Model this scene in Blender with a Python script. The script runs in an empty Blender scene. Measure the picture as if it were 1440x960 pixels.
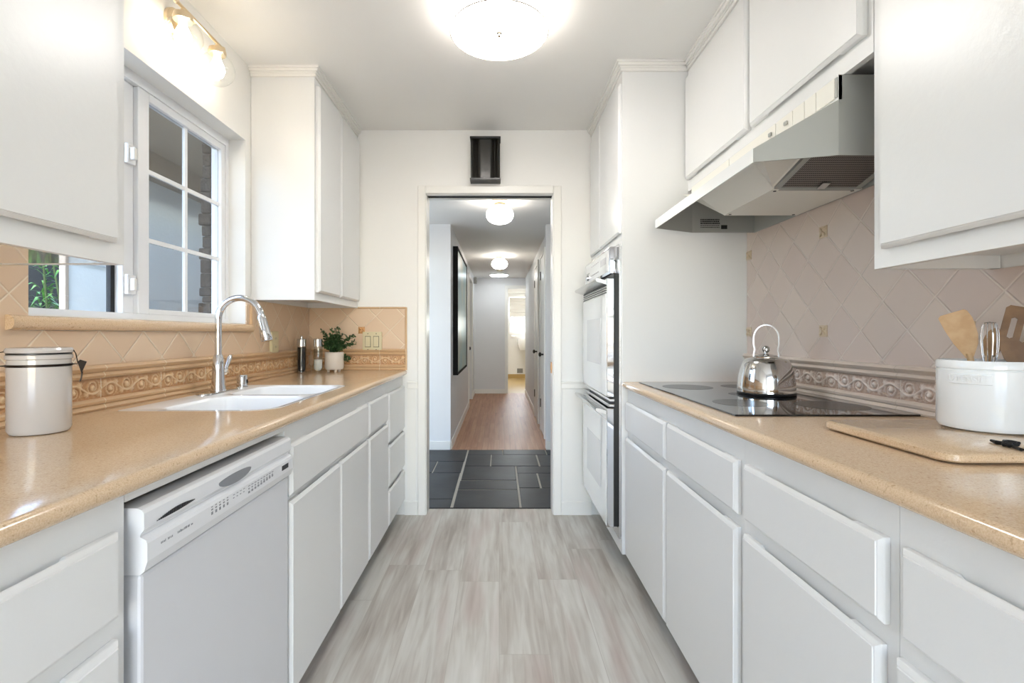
import bpy, bmesh, math, random
from mathutils import Vector, Matrix
random.seed(7)
PI = math.pi
C = bpy.context.scene.collection
scene = bpy.context.scene

# ------------------------------------------------------------------ camera
F = 680.0                      # focal length in pixels of the 1440x960 frame
CZ = 1.144
cd = bpy.data.cameras.new('camera'); cam = bpy.data.objects.new('camera', cd); C.objects.link(cam)
cam.location = (0, 0, CZ); cam.rotation_euler = (PI / 2, 0, 0)
cd.sensor_width = 36; cd.lens = F / 1440 * 36
cd.shift_x = 18 / 1440; cd.shift_y = -10 / 1440
cd.clip_start = 0.02; cd.clip_end = 200
scene.camera = cam

# ------------------------------------------------------------------ world, exposure, daylight, added fill
w = bpy.data.worlds.new('sky'); scene.world = w; w.use_nodes = True
wn = w.node_tree; bgn = wn.nodes['Background']
sky = wn.nodes.new('ShaderNodeTexSky'); sky.sky_type = 'NISHITA'; sky.sun_disc = False
sky.sun_elevation = math.radians(48); sky.sun_rotation = math.radians(150); sky.air_density = 1.0
mixn = wn.nodes.new('ShaderNodeMixRGB'); mixn.inputs[0].default_value = 0.72; mixn.inputs[2].default_value = (0.30, 0.31, 0.33, 1)
wn.links.new(sky.outputs[0], mixn.inputs[1]); wn.links.new(mixn.outputs[0], bgn.inputs[0])
bgn.inputs[1].default_value = 3.0
vs = scene.view_settings
vs.view_transform = 'Standard'; vs.look = 'None'; vs.gamma = 1; vs.use_curve_mapping = False
vs.exposure = 0.93

def area(name, loc, rot, sx, sy, power, col):
    l = bpy.data.lights.new(name, 'AREA'); l.shape = 'RECTANGLE'; l.size = sx; l.size_y = sy
    l.energy = power; l.color = col
    o = bpy.data.objects.new(name, l); C.objects.link(o); o.location = loc; o.rotation_euler = rot
    return o
# daylight coming in through the openings; bathroom and patio fills are added
area('daylight_patio_door', (0.0, -2.5, 1.25), (PI / 2, 0, 0), 1.9, 2.0, 4.5, (0.72, 0.85, 1.0))
area('daylight_entry_window', (-1.60, 4.0, 1.25), (0, -PI / 2, 0), 1.7, 1.1, 3.5, (0.80, 0.90, 1.0))
area('daylight_bathroom_window', (0.65, 12.95, 1.65), (-PI / 2, 0, 0), 0.8, 0.9, 20, (1.0, 0.98, 0.94))
area('added_bathroom_fill', (0.3, 11.2, 2.22), (0, 0, 0), 0.4, 0.4, 9, (1.0, 0.96, 0.90))  # unseen lamp, added to brighten the bathroom
area('added_patio_fill', (-2.45, 1.55, 1.15), (PI / 2, 0, math.radians(38)), 1.4, 2.2, 26, (0.86, 0.93, 1.0))  # added lamp that lifts the patio wall in place of sky light

# ------------------------------------------------------------------ materials
def lin(h):
    h = h.lstrip('#'); r = [int(h[i:i+2], 16) / 255 for i in (0, 2, 4)]
    return tuple(c / 12.92 if c <= .04045 else ((c + .055) / 1.055) ** 2.4 for c in r) + (1,)
def newmat(name):
    m = bpy.data.materials.new(name); m.use_nodes = True
    return m, m.node_tree.nodes, m.node_tree.links, m.node_tree.nodes['Principled BSDF']
def mat(name, col, rough=.5, metal=0, spec=.5, coat=0, emit=0, bump=None, var=None):
    m, n, l, b = newmat(name)
    c = lin(col) if isinstance(col, str) else tuple(col) + (1,)
    b.inputs['Base Color'].default_value = c
    b.inputs['Roughness'].default_value = rough; b.inputs['Metallic'].default_value = metal
    b.inputs['Specular IOR Level'].default_value = spec; b.inputs['Coat Weight'].default_value = coat
    b.inputs['Coat Roughness'].default_value = .05
    if emit:
        b.inputs['Emission Color'].default_value = c; b.inputs['Emission Strength'].default_value = emit
    if bump or var:
        g = n.new('ShaderNodeNewGeometry')
        t = n.new('ShaderNodeTexNoise'); l.new(g.outputs['Position'], t.inputs['Vector'])
        if bump:
            t.inputs['Scale'].default_value = bump[0]; t.inputs['Detail'].default_value = 3
            bp = n.new('ShaderNodeBump'); bp.inputs['Strength'].default_value = bump[1]; bp.inputs['Distance'].default_value = bump[2]
            l.new(t.outputs['Fac'], bp.inputs['Height']); l.new(bp.outputs[0], b.inputs['Normal'])
        if var:
            t2 = n.new('ShaderNodeTexNoise'); l.new(g.outputs['Position'], t2.inputs['Vector'])
            t2.inputs['Scale'].default_value = var[0]; t2.inputs['Detail'].default_value = 4
            r = n.new('ShaderNodeValToRGB'); r.color_ramp.elements[0].position = .38; r.color_ramp.elements[1].position = .62
            r.color_ramp.elements[0].color = c; r.color_ramp.elements[1].color = lin(var[1])
            l.new(t2.outputs['Fac'], r.inputs[0]); l.new(r.outputs[0], b.inputs['Base Color'])
    return m
def mnode(n, l, op, a, bb=None, cc=None):
    x = n.new('ShaderNodeMath'); x.operation = op
    for i, v in enumerate((a, bb, cc)):
        if v is None: continue
        if isinstance(v, (int, float)): x.inputs[i].default_value = v
        else: l.new(v, x.inputs[i])
    return x.outputs[0]
def mrange(n, l, v, a, b_, lo=0., hi=1.):
    x = n.new('ShaderNodeMapRange'); l.new(v, x.inputs[0])
    for i, q in enumerate((a, b_, lo, hi)): x.inputs[i + 1].default_value = q
    return x.outputs[0]
def mixc(n, l, f, a, b_):
    x = n.new('ShaderNodeMixRGB')
    for i, v in enumerate((f, a, b_)):
        if hasattr(v, 'links'): l.new(v, x.inputs[i])
        elif isinstance(v, (int, float)): x.inputs[i].default_value = v
        else: x.inputs[i].default_value = v
    return x.outputs[0]
def glass(name, tint=(1, 1, 1), f=1.45, rough=0.0):
    m = bpy.data.materials.new(name); m.use_nodes = True; n = m.node_tree.nodes; l = m.node_tree.links; n.clear()
    o = n.new('ShaderNodeOutputMaterial'); t = n.new('ShaderNodeBsdfTransparent'); t.inputs[0].default_value = tint + (1,)
    g = n.new('ShaderNodeBsdfGlossy'); g.inputs['Roughness'].default_value = rough
    fr = n.new('ShaderNodeLayerWeight'); fr.inputs[0].default_value = .5
    pw = n.new('ShaderNodeMath'); pw.operation = 'POWER'; pw.inputs[1].default_value = 3.5; l.new(fr.outputs['Facing'], pw.inputs[0])
    ml = n.new('ShaderNodeMath'); ml.operation = 'MULTIPLY_ADD'; ml.inputs[1].default_value = .55; ml.inputs[2].default_value = .035 * (f / 1.45) ** 3; l.new(pw.outputs[0], ml.inputs[0])
    mx = n.new('ShaderNodeMixShader'); l.new(ml.outputs[0], mx.inputs[0]); l.new(t.outputs[0], mx.inputs[1]); l.new(g.outputs[0], mx.inputs[2])
    l.new(mx.outputs[0], o.inputs[0]); return m

M = {}
M['cab'] = mat('painted_cabinet_white', '#e9e9e7', .30, bump=(55, .10, .004))
M['gloss'] = mat('gloss_laminate', '#e4e2dc', .06, spec=1, coat=1)
M['wall'] = mat('wall_paint', '#f0efeb', .55, bump=(90, .06, .003))
M['ceil'] = mat('ceiling_paint', '#f4f2ed', .7)
M['hallwall'] = mat('hall_wall_paint', '#e6e6e6', .5)
M['trim'] = mat('trim_paint', '#f1efe9', .3)
M['vinyl'] = mat('window_vinyl', '#f2f3f4', .3)
M['black'] = mat('toe_kick_black', '#1c1b1a', .6)
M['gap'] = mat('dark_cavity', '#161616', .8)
M['chrome'] = mat('chrome', (.70, .71, .73), .06, 1)
M['kettle'] = mat('polished_kettle_steel', (.60, .59, .58), .06, 1)
M['steel'] = mat('brushed_steel', (.62, .62, .62), .22, 1)
M['brass'] = mat('satin_brass', (.80, .66, .46), .28, 1)
M['copper'] = mat('aged_brass', (.50, .30, .16), .4, .6)
M['nickel'] = mat('brushed_nickel', (.60, .54, .46), .25, 1)
M['bronze'] = mat('dark_bronze', '#2e2620', .35, .8)
M['enamel'] = mat('white_enamel', '#f2f2f2', .08, coat=.3)
M['appl'] = mat('dishwasher_white', '#dcdde0', .25)
M['appl_strip'] = mat('dishwasher_strip', '#e9eaec', .25)
M['appl_grey'] = mat('dishwasher_grey_print', '#8b8d91', .4)
M['ovenglass'] = mat('white_oven_glass', '#eef0f2', .04, coat=1)
M['ovenwin'] = mat('oven_window_mesh', '#c9cbd0', .06, coat=1)
M['blackglass'] = mat('black_ceramic_glass', '#060607', .03, coat=.5)
M['burner'] = mat('burner_zone_print', '#17181a', .22)
M['blackplastic'] = mat('black_plastic', '#0d0d0e', .35)
M['print'] = mat('dark_print', '#2b2b2d', .5)
M['hoodwhite'] = mat('hood_enamel', '#f2f2ef', .25)
M['hoodside'] = mat('hood_shaded_grey', '#a5a6a1', .35)  # white enamel of side and wings, their shade put into the grey
M['hoodpanel'] = mat('hood_ivory_panel', '#ece9df', .3)
M['label'] = mat('label_black', '#1a1a1a', .5)
M['almond'] = mat('almond_plastic', '#d8cba5', .35)
M['porc'] = mat('sink_porcelain', '#f6f7f7', .12, coat=.3)
M['crock'] = mat('crock_glaze', '#eceeee', .10, coat=.4)
M['canister'] = mat('canister_glaze', '#c9c4bf', .14, coat=.5)
M['pot'] = mat('pot_ceramic', '#ddd3c7', .5)
M['soil'] = mat('potting_soil', '#2a2019', .9)
M['leaf'] = mat('leaf_green', '#2f4a2c', .5, var=(60, '#47663a'))
M['leaf2'] = mat('garden_leaf', '#3c7a33', .4, var=(9, '#7fae58'))
M['stem'] = mat('stem_green', '#4b5a2e', .7)
M['salt'] = mat('salt', '#f4f2ec', .8)
M['pepper'] = mat('peppercorn', '#1d1513', .7, bump=(500, 1, .002))
M['woodlight'] = mat('beech_wood', '#c4a27a', .5, var=(40, '#b8946a'))
M['wooddark'] = mat('acacia_wood', '#7d5b38', .45, var=(35, '#6b4a2a'))
M['cord'] = mat('black_leather_cord', '#0e0d0d', .7)
M['glass'] = glass('clear_glass', (.97, .98, .98))
M['acrylic'] = glass('acrylic_body', (.93, .94, .94), 1.5)
M['pane'] = glass('window_pane', (.95, .97, .98), 1.35)
M['screenpane'] = glass('screened_pane', (.72, .72, .72), 1.5)
M['patio'] = mat('patio_soffit', '#8f8575', .8)
M['patiobeam'] = mat('patio_beam', '#6a6052', .8)
M['stucco'] = mat('blue_stucco', '#d3d8d9', .9, bump=(30, .3, .01))
M['fascia'] = mat('pale_fascia', '#c9cdd0', .7)
M['post'] = mat('tan_post', '#a8998a', .7)
M['ground'] = mat('patio_concrete', '#8c8a84', .9)
M['stone'] = mat('brown_ledgestone', '#3b332b', .9, bump=(30, 1, .02), var=(12, '#4d4339'))
M['picture_black'] = mat('black_frame', '#0c0c0d', .7, spec=.2)
M['bulb'] = mat('lit_bulb', (1.0, .86, .68), .4, emit=15)
M['globe'] = mat('lit_opal_globe', (1.0, .95, .88), .4, emit=8)
M['shadeglow'] = mat('lit_drum_shade', (1.0, .95, .90), .6, emit=3.2)
M['diffuser'] = mat('lit_diffuser', (1.0, .985, .97), .5, emit=12.5)
M['tube'] = mat('lit_flush_disc', (.88, .95, 1.0), .5, emit=9)
M['blind'] = mat('bath_blind', '#f1efe9', .8)
M['bathfloor'] = mat('bath_floor', '#b89a5e', .4)
M['grey'] = mat('grey_metal_grille', '#8c8a84', .5)
M['shinyblack'] = mat('smoked_metal', '#17150f', .28, coat=.15)
M['grout'] = mat('slate_grout', '#b9b4a9', .9)

def counter_mat(name, c1, c2, c3):
    m, n, l, b = newmat(name); g = n.new('ShaderNodeNewGeometry')
    t = n.new('ShaderNodeTexNoise'); t.inputs['Scale'].default_value = 420; t.inputs['Detail'].default_value = 3
    t2 = n.new('ShaderNodeTexNoise'); t2.inputs['Scale'].default_value = 160; t2.inputs['Detail'].default_value = 2
    for x in (t, t2): l.new(g.outputs['Position'], x.inputs['Vector'])
    a = mixc(n, l, mrange(n, l, t.outputs['Fac'], .42, .60), lin(c1), lin(c2))
    a2 = mixc(n, l, mrange(n, l, t2.outputs['Fac'], .62, .70, 0, .6), a, lin(c3))
    l.new(a2, b.inputs['Base Color']); b.inputs['Roughness'].default_value = .16; b.inputs['Coat Weight'].default_value = .25
    b.inputs['Coat Roughness'].default_value = .06
    return m
M['counter'] = counter_mat('tan_speckled_solid_surface', '#e1c6a4', '#d5b693', '#b08c68')

def tile_mat(name, axis, p0, q0, tile, tile2, grout, d=.18):
    m, n, l, b = newmat(name); g = n.new('ShaderNodeNewGeometry'); s = n.new('ShaderNodeSeparateXYZ'); l.new(g.outputs['Position'], s.inputs[0])
    p = mnode(n, l, 'SUBTRACT', s.outputs[axis], p0); q = mnode(n, l, 'SUBTRACT', s.outputs[2], q0)
    u = mnode(n, l, 'DIVIDE', mnode(n, l, 'ADD', p, q), d); v = mnode(n, l, 'DIVIDE', mnode(n, l, 'SUBTRACT', p, q), d)
    masks = []
    for k in (u, v):
        r = mnode(n, l, 'ROUND', k); masks.append(mnode(n, l, 'ABSOLUTE', mnode(n, l, 'SUBTRACT', k, r)))
    dist = mnode(n, l, 'MINIMUM', masks[0], masks[1])
    mk = mrange(n, l, dist, .010, .017)
    cb = n.new('ShaderNodeCombineXYZ'); l.new(mnode(n, l, 'FLOOR', u), cb.inputs[0]); l.new(mnode(n, l, 'FLOOR', v), cb.inputs[1])
    wn_ = n.new('ShaderNodeTexWhiteNoise'); l.new(cb.outputs[0], wn_.inputs['Vector'])
    ct = mixc(n, l, wn_.outputs['Value'], lin(tile), lin(tile2))
    l.new(mixc(n, l, mk, lin(grout), ct), b.inputs['Base Color'])
    b.inputs['Roughness'].default_value = .30
    bp = n.new('ShaderNodeBump'); bp.inputs['Strength'].default_value = .6; bp.inputs['Distance'].default_value = .003
    l.new(mrange(n, l, dist, .008, .035), bp.inputs['Height']); l.new(bp.outputs[0], b.inputs['Normal'])
    return m
M['tileL'] = tile_mat('warm_lit_tile_window_wall', 1, 1.277, 1.155, '#e0c6a9', '#dabd9f', '#eadac3')  # same tile as the range wall, warm light put into its colour
M['tileE'] = tile_mat('warm_lit_tile_end_wall', 0, -.871, 1.17, '#e0c6a9', '#dabd9f', '#eadac3')
M['tileR'] = tile_mat('cool_lit_tile_range_wall', 1, 1.578, 1.336, '#d6c6ba', '#cfbdb3', '#dfd2c6')  # same tile again, cool light put into its colour

def mould_mat(name, axis, off, col, jcol, dark=None):
    m, n, l, b = newmat(name); g = n.new('ShaderNodeNewGeometry'); s = n.new('ShaderNodeSeparateXYZ'); l.new(g.outputs['Position'], s.inputs[0])
    k = mnode(n, l, 'DIVIDE', mnode(n, l, 'SUBTRACT', s.outputs[axis], off), .26)
    dd = mnode(n, l, 'ABSOLUTE', mnode(n, l, 'SUBTRACT', k, mnode(n, l, 'ROUND', k)))
    c = lin(col)
    if dark:    # darker colour towards the carved hollows
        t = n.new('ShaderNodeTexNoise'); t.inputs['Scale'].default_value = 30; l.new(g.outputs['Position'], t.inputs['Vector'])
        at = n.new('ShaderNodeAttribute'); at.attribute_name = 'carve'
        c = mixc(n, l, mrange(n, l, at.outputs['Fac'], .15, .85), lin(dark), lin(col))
    l.new(mixc(n, l, mrange(n, l, dd, .005, .009), lin(jcol), c), b.inputs['Base Color'])
    b.inputs['Roughness'].default_value = .28
    return m
M['mouldL'] = mould_mat('warm_lit_moulding', 1, 1.46, '#d3b088', '#e3d2b4')
M['mouldE'] = mould_mat('warm_lit_moulding_end', 0, -.755, '#d3b088', '#e3d2b4')
M['mouldR'] = mould_mat('cool_lit_moulding', 1, 1.42, '#d6c6b8', '#c9b9aa')
M['reliefL'] = mould_mat('warm_lit_relief', 1, 1.46, '#e8cba2', '#e8d8bc', '#c9996a')
M['reliefE'] = mould_mat('warm_lit_relief_end', 0, -.755, '#e8cba2', '#e8d8bc', '#c9996a')
M['reliefR'] = mould_mat('cool_lit_relief', 1, 1.42, '#e8ddd4', '#d5c8bc', '#bfa695')
M['flowerL'] = mat('golden_flower_tile', '#c9955c', .3)
M['flowerR'] = mat('cream_flower_tile', '#cdb89c', .3)

def plank_mat(name, width, length, ramp, seamcol, rough, streak=(3, 42), bump=.1, pink=None):
    m, n, l, b = newmat(name); g = n.new('ShaderNodeNewGeometry'); s = n.new('ShaderNodeSeparateXYZ'); l.new(g.outputs['Position'], s.inputs[0])
    row = mnode(n, l, 'DIVIDE', s.outputs[0], width); ri = mnode(n, l, 'FLOOR', row); rf = mnode(n, l, 'FRACT', row)
    wn_ = n.new('ShaderNodeTexWhiteNoise'); wn_.noise_dimensions = '1D'; l.new(ri, wn_.inputs['W'])
    col = mnode(n, l, 'ADD', mnode(n, l, 'DIVIDE', s.outputs[1], length), wn_.outputs['Value'])
    ci = mnode(n, l, 'FLOOR', col); cf = mnode(n, l, 'FRACT', col)
    ex = mnode(n, l, 'MULTIPLY', mnode(n, l, 'MINIMUM', rf, mnode(n, l, 'SUBTRACT', 1., rf)), width)
    ey = mnode(n, l, 'MULTIPLY', mnode(n, l, 'MINIMUM', cf, mnode(n, l, 'SUBTRACT', 1., cf)), length)
    seam = mrange(n, l, mnode(n, l, 'MINIMUM', ex, ey), .0004, .0016)
    cb = n.new('ShaderNodeCombineXYZ'); l.new(ri, cb.inputs[0]); l.new(ci, cb.inputs[1])
    w2 = n.new('ShaderNodeTexWhiteNoise'); l.new(cb.outputs[0], w2.inputs['Vector'])
    # long grain: position stretched along the plank, offset per plank
    off = n.new('ShaderNodeCombineXYZ')
    l.new(mnode(n, l, 'MULTIPLY', s.outputs[0], streak[1]), off.inputs[0])
    l.new(mnode(n, l, 'MULTIPLY', s.outputs[1], streak[0]), off.inputs[1])
    l.new(mnode(n, l, 'MULTIPLY', w2.outputs['Value'], 37.), off.inputs[2])
    t = n.new('ShaderNodeTexNoise'); t.inputs['Scale'].default_value = 1; t.inputs['Detail'].default_value = 7; t.inputs['Distortion'].default_value = .6
    l.new(off.outputs[0], t.inputs['Vector'])
    o2 = n.new('ShaderNodeVectorMath'); o2.operation = 'MULTIPLY'; o2.inputs[1].default_value = (.23, .55, 1); l.new(off.outputs[0], o2.inputs[0])
    t2 = n.new('ShaderNodeTexNoise'); t2.inputs['Scale'].default_value = 1; t2.inputs['Detail'].default_value = 3; l.new(o2.outputs[0], t2.inputs['Vector'])
    f = mnode(n, l, 'ADD', mnode(n, l, 'MULTIPLY', t.outputs['Fac'], .45), mnode(n, l, 'MULTIPLY', t2.outputs['Fac'], .55))
    f = mnode(n, l, 'ADD', f, mnode(n, l, 'MULTIPLY', mnode(n, l, 'SUBTRACT', w2.outputs['Value'], .5), .08))
    r = n.new('ShaderNodeValToRGB'); l.new(f, r.inputs[0]); cr = r.color_ramp
    while len(cr.elements) < len(ramp): cr.elements.new(.5)
    for e, (pp, cc) in zip(cr.elements, ramp): e.position = pp; e.color = lin(cc)
    base = r.outputs[0]
    if pink:
        o3 = n.new('ShaderNodeVectorMath'); o3.operation = 'MULTIPLY'; o3.inputs[1].default_value = (.2, .45, 1.7); l.new(off.outputs[0], o3.inputs[0])
        t3 = n.new('ShaderNodeTexNoise'); t3.inputs['Scale'].default_value = 1; l.new(o3.outputs[0], t3.inputs['Vector'])
        base = mixc(n, l, mrange(n, l, t3.outputs['Fac'], .55, .72, 0, .55), base, lin(pink))
    l.new(mixc(n, l, seam, lin(seamcol), base), b.inputs['Base Color'])
    b.inputs['Roughness'].default_value = rough
    bp = n.new('ShaderNodeBump'); bp.inputs['Strength'].default_value = bump; bp.inputs['Distance'].default_value = .002
    l.new(t.outputs['Fac'], bp.inputs['Height']); l.new(bp.outputs[0], b.inputs['Normal'])
    return m
M['lvp'] = plank_mat('grey_oak_plank', .182, 1.22, [(.32, '#a69b90'), (.45, '#bfb8ae'), (.55, '#cfcbc2'), (.70, '#dddad3')], '#b5aea4', .42, pink='#bda9a1')
M['oak'] = plank_mat('honey_oak_strip', .057, .9, [(.3, '#a06c4a'), (.5, '#b88562'), (.7, '#c79b78')], '#7d5438', .42, streak=(2, 60))
m_, n_, l_, b_ = newmat('slate'); g_ = n_.new('ShaderNodeNewGeometry'); t_ = n_.new('ShaderNodeTexNoise'); t_.inputs['Scale'].default_value = 4; t_.inputs['Detail'].default_value = 8
l_.new(g_.outputs['Position'], t_.inputs['Vector']); r_ = n_.new('ShaderNodeValToRGB'); r_.color_ramp.elements[0].color = lin('#1f2123'); r_.color_ramp.elements[1].color = lin('#34373a')
r_.color_ramp.elements[0].position = .35; r_.color_ramp.elements[1].position = .7
l_.new(t_.outputs['Fac'], r_.inputs[0]); l_.new(r_.outputs[0], b_.inputs['Base Color']); b_.inputs['Roughness'].default_value = .42; b_.inputs['Specular IOR Level'].default_value = .3
bp_ = n_.new('ShaderNodeBump'); bp_.inputs['Strength'].default_value = .5; bp_.inputs['Distance'].default_value = .006; l_.new(t_.outputs['Fac'], bp_.inputs['Height']); l_.new(bp_.outputs[0], b_.inputs['Normal'])
M['slate'] = m_
m_, n_, l_, b_ = newmat('abstract_canvas'); g_ = n_.new('ShaderNodeNewGeometry'); t_ = n_.new('ShaderNodeTexNoise'); t_.inputs['Scale'].default_value = 2.2; t_.inputs['Detail'].default_value = 5
l_.new(g_.outputs['Position'], t_.inputs['Vector']); r_ = n_.new('ShaderNodeValToRGB'); cr = r_.color_ramp
for e, (p, c) in zip([cr.elements[0], cr.elements[1], cr.elements.new(.5), cr.elements.new(.58)], [(.3, '#5f8f99'), (.75, '#a9a88c'), (.47, '#7fa6a3'), (.6, '#8e9f8e')]): e.position = p; e.color = lin(c)
l_.new(t_.outputs['Fac'], r_.inputs[0]); l_.new(r_.outputs[0], b_.inputs['Base Color']); b_.inputs['Roughness'].default_value = .3
M['canvas'] = m_
# metal mesh filter
m_, n_, l_, b_ = newmat('grease_filter_mesh'); g_ = n_.new('ShaderNodeNewGeometry'); s_ = n_.new('ShaderNodeSeparateXYZ'); l_.new(g_.outputs['Position'], s_.inputs[0])
wx = mnode(n_, l_, 'ABSOLUTE', mnode(n_, l_, 'SINE', mnode(n_, l_, 'MULTIPLY', s_.outputs[0], 520.)))
wy = mnode(n_, l_, 'ABSOLUTE', mnode(n_, l_, 'SINE', mnode(n_, l_, 'MULTIPLY', s_.outputs[1], 300.)))
mm = mrange(n_, l_, mnode(n_, l_, 'MULTIPLY', wx, wy), .25, .55)
l_.new(mixc(n_, l_, mm, lin('#8d8580'), lin('#2c2724')), b_.inputs['Base Color']); b_.inputs['Roughness'].default_value = .4; b_.inputs['Metallic'].default_value = .3
M['filter'] = m_

# ------------------------------------------------------------------ builders
def wloc(o):
    v = Vector((0, 0, 0))
    while o is not None: v += o.location; o = o.parent
    return v
class MB:
    def __init__(s): s.bm = bmesh.new()
    def box(s, x0, x1, y0, y1, z0, z1, bev=0, seg=2):
        x0, x1 = min(x0, x1), max(x0, x1); y0, y1 = min(y0, y1), max(y0, y1); z0, z1 = min(z0, z1), max(z0, z1)
        v = [s.bm.verts.new(p) for p in ((x0,y0,z0),(x1,y0,z0),(x1,y1,z0),(x0,y1,z0),(x0,y0,z1),(x1,y0,z1),(x1,y1,z1),(x0,y1,z1))]
        fs = [s.bm.faces.new([v[i] for i in f]) for f in ((3,2,1,0),(4,5,6,7),(0,1,5,4),(1,2,6,5),(2,3,7,6),(3,0,4,7))]
        if bev:
            es = {e for f in fs for e in f.edges}
            bmesh.ops.bevel(s.bm, geom=list(es), offset=min(bev, (x1-x0)*.45, (y1-y0)*.45, (z1-z0)*.45), segments=seg, profile=.5, affect='EDGES')
        return s
    def loft(s, loops, cap0=True, cap1=True, closed=True):
        vl = [[s.bm.verts.new(p) for p in lp] for lp in loops]
        for a, b in zip(vl[:-1], vl[1:]):
            k = len(a)
            for i in range(k if closed else k - 1):
                j = (i + 1) % k
                try: s.bm.faces.new((a[i], a[j], b[j], b[i]))
                except ValueError: pass
        if cap0: s.bm.faces.new(list(reversed(vl[0])))
        if cap1: s.bm.faces.new(vl[-1])
        return s
    def lathe(s, prof, c=(0,0,0), seg=40, axis='z', cap0=True, cap1=True):
        loops = []
        for r, h in prof:
            lp = []
            for i in range(seg):
                a = 2 * PI * i / seg; u, v = max(r, 1e-4) * math.cos(a), max(r, 1e-4) * math.sin(a)
                p = {'z': (u, v, h), 'x': (h, u, v), 'y': (v, h, u)}[axis]
                lp.append((c[0] + p[0], c[1] + p[1], c[2] + p[2]))
            loops.append(lp)
        return s.loft(loops, cap0, cap1)
    def tube(s, pts, r, seg=12, cap=True):
        pts = [Vector(p) for p in pts]; rs = r if isinstance(r, (list, tuple)) else [r] * len(pts)
        t = (pts[1] - pts[0]).normalized(); up = Vector((0, 0, 1)) if abs(t.z) < .9 else Vector((1, 0, 0))
        nrm = t.cross(up).normalized(); loops = []
        for i, p in enumerate(pts):
            a = pts[max(i - 1, 0)]; b = pts[min(i + 1, len(pts) - 1)]; t = (b - a).normalized()
            nrm = (nrm - t * nrm.dot(t)).normalized(); bn = t.cross(nrm)
            loops.append([p + (nrm * math.cos(2*PI*k/seg) + bn * math.sin(2*PI*k/seg)) * rs[i] for k in range(seg)])
        return s.loft(loops, cap, cap)
    def prism(s, poly, axis, a0, a1):
        f = {'x': lambda p, a: (a, p[0], p[1]), 'y': lambda p, a: (p[0], a, p[1]), 'z': lambda p, a: (p[0], p[1], a)}[axis]
        return s.loft([[f(p, a0) for p in poly], [f(p, a1) for p in poly]])
    def sphere(s, c, r, sz=1, seg=24):
        n = seg // 2; prof = [(r * math.sin(PI * i / n), -r * sz * math.cos(PI * i / n)) for i in range(n + 1)]
        return s.lathe(prof, c, seg)
    def hexa(s, a, b):          # two quads (near, far) lofted
        return s.loft([a, b])
    def build(s, name, m, parent=None, smooth=False, origin=None):
        bmesh.ops.recalc_face_normals(s.bm, faces=s.bm.faces)
        me = bpy.data.meshes.new(name)
        if parent is not None: base = wloc(parent)
        elif origin is not None: base = Vector(origin)
        else:
            vs_ = [v.co for v in s.bm.verts]
            base = Vector(((min(v.x for v in vs_) + max(v.x for v in vs_)) / 2, (min(v.y for v in vs_) + max(v.y for v in vs_)) / 2, min(v.z for v in vs_)))
        bmesh.ops.translate(s.bm, vec=-base, verts=s.bm.verts)
        s.bm.to_mesh(me); s.bm.free()
        o = bpy.data.objects.new(name, me); C.objects.link(o)
        me.materials.append(M[m] if isinstance(m, str) else m)
        if smooth:
            for p in me.polygons: p.use_smooth = True
            try: me.set_sharp_from_angle(angle=math.radians(38))
            except Exception: pass
        if parent is not None: o.parent = parent
        else: o.location = base
        return o
def tag(o, label=None, cat=None, group=None, kind=None):
    if label: o['label'] = label
    if cat: o['category'] = cat
    if group: o['group'] = group
    if kind: o['kind'] = kind
    return o
def thing(name, label, cat, loc, group=None):
    o = bpy.data.objects.new(name, None); C.objects.link(o); o.location = loc; o.empty_display_size = .05
    return tag(o, label, cat, group)
def struct(name, mb, m, parent=None, smooth=False):
    o = mb.build(name, m, parent, smooth)
    if parent is None: o['kind'] = 'structure'
    return o
def copy_tree(o, parent=None):
    c = o.copy(); C.objects.link(c); c.parent = parent
    for k in [x for x in list(o.children)]: copy_tree(k, c)
    return c
def text(body, size, loc, rot, m, parent, name, depth=.0004, align='CENTER'):
    cu = bpy.data.curves.new(name, 'FONT'); cu.body = body; cu.size = size; cu.extrude = depth; cu.align_x = align; cu.align_y = 'CENTER'
    tmp = bpy.data.objects.new(name + '_tmp', cu); C.objects.link(tmp); bpy.context.view_layer.update()
    me = bpy.data.meshes.new_from_object(tmp.evaluated_get(bpy.context.evaluated_depsgraph_get()))
    bpy.data.objects.remove(tmp)
    me.transform(Matrix.Translation(Vector(loc) - (wloc(parent) if parent else Vector())) @ rot.to_4x4())
    me.materials.clear(); me.materials.append(M[m])
    o = bpy.data.objects.new(name, me); C.objects.link(o); o.parent = parent
    return o

# ================================================================== STRUCTURE
WL, WR, WE = -1.21, 1.186, 3.07
H = 2.44
WY0, WY1, WZ0, WZ1 = 1.237, 2.305, 1.155, 2.07      # window opening
mb = MB()
mb.box(WL-.2, WL, -2.4, WE, 0, WZ0).box(WL-.2, WL, -2.4, WE, WZ1, H).box(WL-.2, WL, -2.4, WY0, WZ0, WZ1).box(WL-.2, WL, WY1, WE, WZ0, WZ1)
struct('wall_left', mb, 'wall')
struct('wall_right', MB().box(WR, WR+.12, -2.4, WE, 0, H), 'wall')
DX0, DX1, DZ = -.465, .343, 2.035
mb = MB().box(-1.55, DX0, WE, WE+.12, 0, H).box(DX1, 2.0, WE, WE+.12, 0, H).box(DX0, DX1, WE, WE+.12, DZ, H)
struct('wall_end', mb, 'wall')
mb = MB().box(WL-.2, -.95, -2.52, -2.4, 0, H).box(.95, WR+.12, -2.52, -2.4, 0, H).box(-.95, .95, -2.52, -2.4, 2.2, H)
struct('wall_rear', mb, 'wall')
struct('ceiling', MB().box(WL-.2, WR+.12, -2.52, WE, H, H+.1), 'ceil')
struct('floor', MB().box(WL-.2, WR+.12, -2.52, WE+.105, -.1, 0), 'lvp')
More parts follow.
